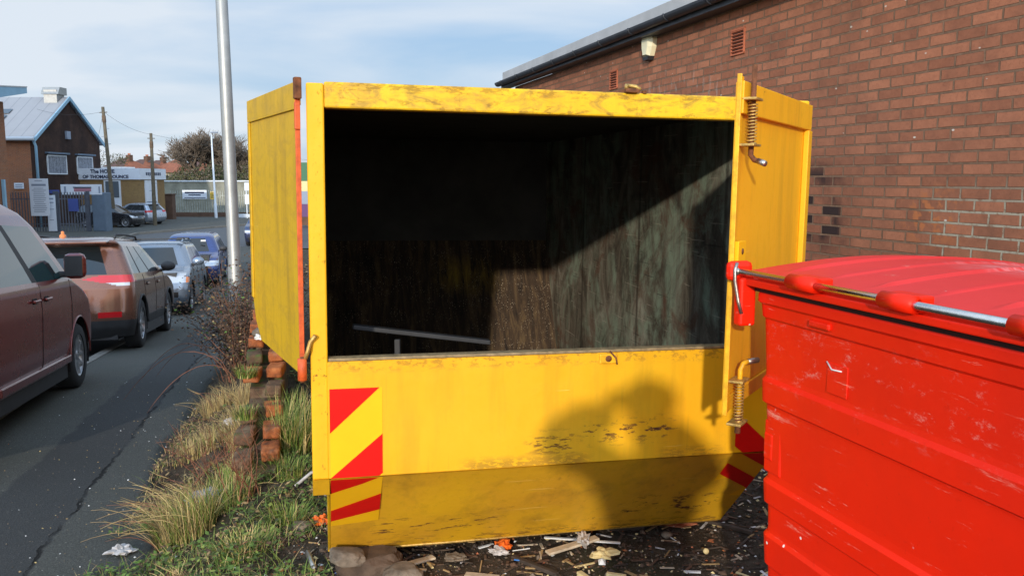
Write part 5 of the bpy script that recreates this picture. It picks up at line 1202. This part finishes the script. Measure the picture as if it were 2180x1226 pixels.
wire(P1, P2, .25, 'sagging wire between the two telegraph poles'); wire(P1, (-32, 58, 6.4), .3, 'wire running left from the nearer pole to the gable roof'); wire(P1, (-31.7, 64.8, 3.6), .2, 'wire dropping from the nearer pole to the gable corner'); wire(P2, (-12, 80, 3.0), .4, 'wire running right from the farther pole')
sl = tag(empty('street_lamp', (-24.6, 70.5, -1.52), (0, radians(-.9), 0)), 'slim pale street lamp in front of the bare tree', 'street lamp')
one('column', lambda b: b.lathe([(.12, 0), (.12, 1.2), (.09, 1.25), (.055, 7.0), (0, 7.0)], 'wframe', 12), sl); one('lamp_head', lambda b: b.box((.25, 0, 7.05), (.6, .2, .1), 'inkgrey', bev=.03), sl)
# fences
def palisade(root, A, B, h, m, step=.16, pale=.07, zb=None):
    A = Vector(A); B = Vector(B); d = B - A; L_ = d.length; u = d.normalized(); rz = atan2(u.y, u.x); n = int(L_ / step)
    def pales(b):
        for i in range(n + 1):
            p = A + u * (i * step); z0 = pav(p.y) + .08 if zb is None else zb
            n_ = Vector((-u.y, u.x, 0)); q = [p - u * pale / 2, p + u * pale / 2]
            vs = [(q[0].x, q[0].y, z0), (q[1].x, q[1].y, z0), (q[1].x, q[1].y, z0 + h - .1), (p.x, p.y, z0 + h), (q[0].x, q[0].y, z0 + h - .1)]; vb = [(x + n_.x * .012, y + n_.y * .012, z) for x, y, z in vs]
            b.add(vs + vb, [(0, 1, 2, 3, 4), (9, 8, 7, 6, 5)] + [(k, k + 5, (k + 1) % 5 + 5, (k + 1) % 5) for k in range(5)], m)
    one('pales', pales, root)
    for hz in (.45, h - .45): one('rail', lambda b: b.box(((A.x + B.x) / 2, (A.y + B.y) / 2 + .03, (pav((A.y + B.y) / 2) + .08 if zb is None else zb) + hz), (L_, .05, .06), m, rz=rz), root)
f1 = tag(empty('palisade_fence'), 'dark grey palisade fence in front of the gabled workshop', 'fence'); palisade(f1, (-36, 50.5, 0), (-27.8, 51.2, 0), 2.4, 'palisade')
f2 = tag(empty('palisade_gate'), 'grey palisade gate with a blue square banner', 'gate'); palisade(f2, (-27.35, 51.3, 0), (-25.9, 51.7, 0), 2.4, 'palisade'); one('gate_post', lambda b: b.b2((-25.88, 51.6, pav(51)), (-25.72, 51.78, pav(51) + 2.5), 'palisade'), f2)
one('gate_post', lambda b: b.b2((-27.6, 51.1, pav(51)), (-27.4, 51.35, pav(51) + 2.5), 'palisade'), f2)
tag(one('banner', lambda b: b.b2((-26.75, 51.2, -.2), (-26.15, 51.22, .55), 'blueban')), 'square blue banner tied to the palisade gate', 'banner')
tag(one('steel_cabinet', lambda b: (b.b2((-25.68, 51.9, pav(52)), (-24.85, 52.7, pav(52) + 2.4), 'bluegrey', .03), b.b2((-25.62, 51.88, pav(52) + .1), (-24.9, 51.899, pav(52) + 2.3), 'bluegrey', .0))), 'tall plain blue-grey clad cabinet right of the palisade gate', 'cabinet')
def board(name, p, w_, h, label, lines, ink='inkgrey', head=None, rz=0):
    o = tag(empty(name, p, (0, 0, rz)), label, 'sign'); one('panel', lambda b: b.b2((0, -.03, 0), (w_, 0, h), 'signw'), o)
    R = random.Random(int(w_ * 100)); 
    def ln(b):
        for k, (z, hh, a, c_) in enumerate(lines): b.b2((w_ * a, -.036, h * z), (w_ * c_, -.0305, h * z + hh), head if (head and k == 0) else ink)
    one('printed_lines', ln, o); return o
R = random.Random(2)
board('sign_board', (-28.56, 50.4, pav(50) + 1.05), 1.12, 2.2, 'tall white notice board of many text lines on the palisade fence', [(.80, .12, .12, .88)] + [(.73 - k * .052, .035, .12 + R.uniform(0, .12), .88 - R.uniform(0, .15)) for k in range(13)] + [(.93, .04, .3, .7)])
board('sign_board', (-27.5, 51.9, pav(51) + 2.28), 2.5, .62, 'long white and pale blue sign board above the gate', [(.30, .24, .32, .74), (.15, .40, .08, .13), (.15, .40, .92, .96), (.62, .1, .30, .75)], 'inkgrey', 'inkred')
board('sign_board', (-27.85, 50.9, pav(51) + .12), .5, 2.15, 'narrow white sign leaning beside the gate', [(.88, .08, .2, .8), (.78, .06, .2, .8), (.6, .04, .2, .8), (.3, .04, .2, .7)])
tag(one('blue_sign', lambda b: b.b2((0, -.03, 0), (.75, 0, .22), 'blueban'), None, (-28.15, 51.5, pav(51) + 2.35)), 'narrow violet-blue strip sign left of the long board', 'sign')
# right hand far fence line
f3 = tag(empty('palisade_fence'), 'pale galvanised palisade fence with a white banner, beyond the junction', 'fence'); palisade(f3, (-29.5, 73.5, 0), (-14.0, 74.5, 0), 2.2, 'palilight', .20)
f4 = tag(empty('sheet_fence'), 'cream and grey sheet fence behind the pale palisade', 'fence'); one('sheets', lambda b: b.b2((-34, 79.0, pav(79)), (-8, 79.1, pav(79) + 3.0), 'creamfence'), f4); one('top_rail', lambda b: b.b2((-34, 78.9, pav(79) + 3.0), (-8, 79.15, pav(79) + 3.12), 'wframe'), f4)
tag(one('low_wall', lambda b: b.b2((-29.8, 72.4, pav(72)), (-14, 72.7, pav(72) + .42), 'brownwall')), 'low brown brick wall under the pale palisade', 'wall')
tag(one('brick_pier', lambda b: (b.b2((-27.9, 68.0, pav(68)), (-27.2, 68.7, pav(68) + 2.0), 'brownwall'), b.b2((-27.95, 67.95, pav(68) + 2.0), (-27.15, 68.75, pav(68) + 2.08), 'brownwall'))), 'dark brick pier at the corner of the shop', 'pier')
board('banner', (-28.9 + .5, 73.3, .05), 2.1, .75, 'white banner with dark underline on the pale palisade', [(.08, .06, .08, .95), (.62, .14, .1, .9), (.38, .09, .25, .75)], 'ink')
tag(one('yellow_sign', lambda b: (b.b2((0, -.03, 0), (.42, 0, .62), 'yelsign'), [b.b2((.05, -.036, .12 + k * .18), (.37, -.031, .19 + k * .18), 'ink') for k in range(3)]), None, (-26.0, 73.3, .02)), 'small yellow warning sign beside the white banner', 'sign')
tag(one('white_block', lambda b: b.b2((-23.2, 71.2, pav(71)), (-20.6, 71.7, pav(71) + .32), 'wframe', .03)), 'low white concrete block by the grass strip behind the lamp column', 'block')
def gstrip(b):
    R = random.Random(4)
    for i in range(900): x = R.uniform(-24, -14); y = R.uniform(71.8, 72.4); blade(b, (x, y, pav(y)), R.uniform(.15, .45), .1, R.uniform(0, 6), .05, R.choice(['green', 'green2']), .5, 2)
tag(one('grass_strip', gstrip), 'strip of rough green grass before the far low wall', 'grass', kind='stuff')
sb = tag(empty('framed_sign', (-21.9, 70, pav(70))), 'white framed sign on posts seen beside the tall column', 'sign'); one('posts', lambda b: (b.b2((0, 0, 0), (.07, .07, 2.9), 'wframe'), b.b2((1.7, 0, 0), (1.77, .07, 2.9), 'wframe')), sb); one('panel', lambda b: (b.b2((-.1, -.03, 2.3), (1.9, -.001, 2.95), 'wframe'), b.b2((-.1, -.03, 1.2), (.25, -.001, 2.0), 'wframe'), b.b2((1.5, -.03, 1.2), (1.9, -.001, 2.0), 'wframe')), sb)
# hoarding glimpsed in the slit between door and post
hb = tag(empty('shop_building', (-15.4, 60, pav(58))), 'distant green, cream and purple shop glimpsed through the left door slit', 'shop')
for nm, z0, z1, m in (('green_sign', 3.1, 4.4, 'greenb'), ('cream_band', 2.4, 3.1, 'cream'), ('shutter', 1.5, 2.4, 'inkgrey'), ('purple_sign', .6, 1.5, 'purple'), ('base_wall', 0, .6, 'brownwall')): one(nm, lambda b: b.b2((0, 0, z0), (2.0, .3, z1), m), hb)

# ------------------------------------------------------------------ houses beyond
def house(x, y, wx, dy, eave, ridge, rz, label, tile, gz_=-2.2):
    h = tag(empty('house', (x, y, gz_), (0, 0, radians(rz))), label, 'house', 'houses beyond the scrub')
    one('wall', lambda b: b.b2((-wx / 2, -dy / 2, 0), (wx / 2, dy / 2, eave), 'brownwall' if tile == 'tilesb' else 'render'), h)
    def rf(b):
        o = .45; X, Y = wx / 2 + o, dy / 2 + o; k = wx / 2 - dy / 2 * .8
        vs = [(-X, -Y, eave - .05), (X, -Y, eave - .05), (X, Y, eave - .05), (-X, Y, eave - .05), (-k, 0, ridge), (k, 0, ridge)]
        b.add(vs, [(0, 1, 5, 4), (2, 3, 4, 5)], tile); b.add(vs, [(1, 2, 5), (3, 0, 4)], 'tiles'); b.add(vs, [(0, 3, 2, 1)], 'wframe')  # hips use the orange copy, low sunlight put into the tile colour
    r_ = one('roof', rf, h)
    for cx in (wx * .16,): one('chimney', lambda b: (b.b2((cx - .5, -.35, ridge - .8), (cx + .5, .35, ridge + .55), 'brownwall'), b.tube([(cx - .2, 0, ridge + .55), (cx - .2, 0, ridge + .85)], .12, 'terra', 6), b.tube([(cx + .2, 0, ridge + .55), (cx + .2, 0, ridge + .85)], .12, 'terra', 6)), r_)
    for k in range(4):
        wx_ = -wx * .36 + k * wx * .24; w_ = one('window', lambda b: b.b2((wx_ - .75, -dy / 2 - .06, eave - 1.9), (wx_ + .75, -dy / 2 - .001, eave - .5), 'wframe'), h)
        one('pane', lambda b: (b.b2((wx_ - .62, -dy / 2 - .08, eave - 1.78), (wx_ - .04, -dy / 2 - .061, eave - .62), 'winfar'), b.b2((wx_ + .04, -dy / 2 - .08, eave - 1.78), (wx_ + .62, -dy / 2 - .061, eave - .62), 'winfar')), w_)
    return h
for i, (px, y, tl_, lab) in enumerate(((268, 150, 'tilesb', 'leftmost hipped-roof house just right of the nearer telegraph pole'), (306, 158, 'tilesb', 'second hipped-roof house above the shop roof'), (340, 165, 'tilesb', 'third hipped-roof house behind the farther telegraph pole'), (380, 160, 'tiles', 'fourth house with bright orange hip left of the bare tree'), (425, 168, 'tilesb', 'fifth house with dark roof partly behind the bare tree'), (490, 172, 'tilesb', 'sixth dark-roofed house farther right behind the bare trees'))):
    house(far_px(px, y), y, 7.6, 7.5, 5.2, 7.6, -28 if i < 5 else 10, lab, tl_)

# houses out of frame that keep the street and the fence line in the shade
house(-12.2, -14, 9.4, 8, 5.2, 7.1, 0, 'street house behind and left of the viewer, shading the parked cars', 'tilesb', -.2)
house(-33, 24, 12, 9, 7.6, 9.9, 0, 'tall house left of the frame, shading the palisade gate', 'tilesb', -1.4)
# ------------------------------------------------------------------ trees and scrub
def bare_tree(x, y, z0, h, spread, seed, label, m='bark_far'):
    R = random.Random(seed); root = tag(empty('bare_tree', (x, y, z0)), label, 'tree', 'leafless trees behind the fence'); tb = MB(); cb = MB()
    def grow(p, d, L_, r, lvl):
        pts = [p.copy()]; q = p.copy(); dd = d.copy(); n = 4
        for k in range(n): q = q + dd * L_ / n; dd = (dd + Vector([R.uniform(-.16, .16), R.uniform(-.16, .16), R.uniform(-.06, .10)])).normalized(); pts.append(q.copy())
        (tb if lvl < 2 else cb).tube(pts, [max(.019, r * (1 - .45 * k / n)) for k in range(n + 1)], 'bark' if lvl < 2 else m, 7 if lvl < 2 else (4 if lvl < 4 else 3), cap=False, smooth=lvl < 2)
        if lvl >= 6: return
        for k in range([5, 4, 4, 3, 4, 4][lvl]):
            t_ = R.uniform(.45, 1.0) if lvl else R.uniform(.55, 1); b0 = pts[min(n, int(t_ * n))]; a = R.uniform(0, 6.283)
            nd = (dd * .75 + Vector((cos(a) * spread, sin(a) * spread, R.uniform(-.15, .35)))).normalized(); grow(b0, nd, L_ * R.uniform(.62, .84), r * .56, lvl + 1)
    grow(Vector((0, 0, 0)), Vector((.03, 0, 1)), h * .34, h * .028, 0)
    tb.build('trunk', root); cb.build('crown', root); return root
bare_tree(far_px(425, 92), 92, -1.7, 12.6, .66, 5, 'wide spreading bare tree to the left of the slim street lamp')
bare_tree(far_px(497, 96), 96, -1.7, 11.0, .62, 8, 'bare tree behind the tall galvanised column')
bare_tree(far_px(540, 100), 100, -1.7, 11.5, .6, 9, 'smaller bare tree showing between the column and the skip door')
def bush(x, y, z0, wx, h, seed, label, m, n=2600):
    R = random.Random(seed); root = tag(empty('bush', (x, y, z0)), label, 'bush', 'winter bushes behind the fence'); b = MB(); cl = [(R.uniform(-.5, .5) * wx, R.uniform(-.5, .5) * wx * .6, R.uniform(.25, .85) * h, R.uniform(.16, .34) * wx) for _ in range(9)]
    for i in range(n):
        cx, cy, cz, cr = R.choice(cl); v = Vector([R.gauss(0, 1) for _ in range(3)]).normalized() * cr * R.random() ** .4; q = Vector((cx + v.x, cy + v.y, max(.05, cz + v.z * .75))); s_ = R.uniform(.05, .14)
        t1 = Vector([R.uniform(-1, 1) for _ in range(3)]).normalized(); t2 = t1.cross(Vector([R.uniform(-1, 1) for _ in range(3)])).normalized()
        b.add([q - t1 * s_, q + t2 * s_ * .6, q + t1 * s_, q - t2 * s_ * .6], [(0, 1, 2, 3)], R.choices([m, 'bushfar2', 'bark_far'], [5, 3, 3])[0])
    b.build('crown', root); one('trunk', lambda b_: [b_.tube([(0, 0, 0), (cx * .5, cy * .5, cz * .6), (cx, cy, cz)], [.09, .05, .02], 'bark', 5) for cx, cy, cz, cr in cl], root)
for i, (px, y, wx, h, m, lab) in enumerate(((345, 88, 5.5, 3.6, 'bushfar', 'olive bush right above the shop corner'), (385, 86, 5.5, 4.0, 'bushfar', 'olive brown bush above the white banner'), (425, 90, 6, 4.2, 'bushfar2', 'dark bush under the wide bare tree'), (465, 88, 5.5, 4.0, 'bushfar2', 'dark green bush right of the slim street lamp'), (505, 90, 6, 4.3, 'bushfar', 'brownish bush hidden half by the tall column'), (545, 94, 6, 5.0, 'bushfar2', 'tall dark bush beside the skip door edge'), (228, 120, 7, 6.6, 'bushfar2', 'dark bush top seen right of the gable roof'))):
    bush(far_px(px, y), y, pav(y), wx, h * 1.12, 60 + i, lab, m, 4200)
def scrub(b):
    R = random.Random(77)
    for i in range(5000):
        y = R.uniform(96, 135); px = R.uniform(215, 640); x = far_px(px, y); s_ = R.uniform(.10, .25); q = Vector((x, y, pav(y) + R.uniform(0, 3.2))); t1 = Vector([R.uniform(-1, 1) for _ in range(3)]).normalized(); t2 = t1.cross(Vector([R.uniform(-1, 1) for _ in range(3)])).normalized()
        b.add([q - t1 * s_, q + t2 * s_, q + t1 * s_, q - t2 * s_], [(0, 1, 2, 3)], R.choice(['bushfar', 'bushfar2', 'bark_far', 'straw2']))
tag(one('scrub', scrub), 'tangled brown and olive scrub between the fence and the houses', 'scrub', kind='stuff')

# ------------------------------------------------------------------ the person taking the picture (throws the shadow on the skip)
def person():
    V = {}; E_ = []; rads = []; names = []
    def j(n, p, r, par=None): V[n] = len(names); names.append(Vector(p)); rads.append(r); (E_.append((V[par], V[n])) if par else None)
    ox, oy = .04, -.50
    j('pel', (ox, oy, .98), (.20, .15)); j('waist', (ox, oy, 1.14), (.21, .15), 'pel'); j('chest', (ox, oy + .01, 1.34), (.23, .16), 'waist'); j('neck0', (ox, oy + .01, 1.50), (.09, .08), 'chest'); j('neck', (ox - .01, oy + .03, 1.56), (.062, .062), 'neck0')
    j('head0', (ox - .015, oy + .05, 1.66), (.078, .092), 'neck'); j('head1', (ox - .02, oy + .05, 1.77), (.085, .10), 'head0'); j('head2', (ox - .02, oy + .04, 1.84), (.055, .065), 'head1')
    for s_, n in ((-1, 'l'), (1, 'r')):
        j('sh' + n, (ox + s_ * .19, oy, 1.54), (.12, .10), 'chest'); j('el' + n, ((ox - .38, oy + .12, 1.62) if s_ < 0 else (ox + .27, oy + .14, 1.40)), (.115, .115), 'sh' + n); j('fa' + n, (s_ * .17, oy + .25, 1.68 if s_ < 0 else 1.60), (.085, .085), 'el' + n); j('wr' + n, (s_ * .085, -.115, 1.62), (.030, .030), 'fa' + n)
        j('pa' + n, (s_ * .082, -.06, 1.665), (.034, .018), 'wr' + n)
        for k in range(4):
            f = 'f%d' % k + n; z = 1.645 + k * .018; j(f + 'a', (s_ * .098, -.030, z), (.009, .009), 'pa' + n); j(f + 'b', (s_ * (.094 - .004 * k), -.004 - .001 * k, z + .004), (.008, .008), f + 'a'); j(f + 'c', (s_ * (.074 - .003 * k), -.003, z + .005), (.0075, .0075), f + 'b')
        j('ta' + n, (s_ * .07, -.048, 1.64), (.011, .011), 'pa' + n); j('tb' + n, (s_ * .052, -.038, 1.65), (.009, .009), 'ta' + n)
        j('hip' + n, (ox + s_ * .10, oy, .92), (.105, .11), 'pel'); j('kn' + n, (ox + s_ * .12, oy + .02, .50), (.068, .068), 'hip' + n); j('an' + n, (ox + s_ * .13, oy - .02, .10), (.046, .046), 'kn' + n); j('to' + n, (ox + s_ * .15, oy + .15, .05), (.04, .035), 'an' + n)
    me = bpy.data.meshes.new('person'); me.from_pydata(names, E_, []); o = bpy.data.objects.new('person', me); C.objects.link(o)
    md = o.modifiers.new('s', 'SKIN'); 
    for i, r in enumerate(rads): me.skin_vertices[0].data[i].radius = r
    me.skin_vertices[0].data[0].use_root = True; ss = o.modifiers.new('d', 'SUBSURF'); ss.levels = ss.render_levels = 2
    bpy.context.view_layer.update(); dg = bpy.context.evaluated_depsgraph_get(); m2 = bpy.data.meshes.new_from_object(o.evaluated_get(dg)); o.modifiers.clear(); o.data = m2
    for k in ('jacket', 'skin', 'jeans', 'black'): m2.materials.append(M[k])
    for p in m2.polygons:
        c = p.center; p.use_smooth = True
        p.material_index = 1 if (c.z > 1.53 and (c.y < -.36 or True) and (Vector((c.x - ox, c.y - oy - .04)).length < .14 or c.y > -.13)) else (0 if c.z > .98 else (2 if c.z > .13 else 3))
    return o
pe = tag(person(), 'person in dark jacket and jeans holding a phone up, facing the skip', 'person')
pe.location.z = 0
one('hair', lambda b: b.rock((.02, -.475, 1.805), (.23, .25, .19), 'hair', 2, 3, .06), pe)
def face(b):
    fx = .02
    for s_ in (-1, 1): b.lathe([(0, .012), (.010, .008), (.013, 0)], 'white', 10, (fx + s_ * .033, -.365, 1.735), 'y'); b.lathe([(0, .014), (.006, .012)], 'black', 8, (fx + s_ * .033, -.365, 1.735), 'y'); b.rock((fx + s_ * .088, -.455, 1.72), (.02, .04, .06), 'skin', 1, 2, .05)
    b.rock((fx, -.352, 1.705), (.03, .035, .05), 'skin', 1, 2, .05); b.rock((fx, -.362, 1.670), (.05, .012, .014), 'terra', 1, 2, .05)
one('face', face, pe)
tag(one('phone', lambda b: (b.b2((-.08, -.024, 1.655), (.08, -.014, 1.735), 'dkplastic', .004), b.b2((-.074, -.0262, 1.66), (.074, -.0245, 1.73), 'glass'))), 'black phone held up in both hands of the person', 'phone')
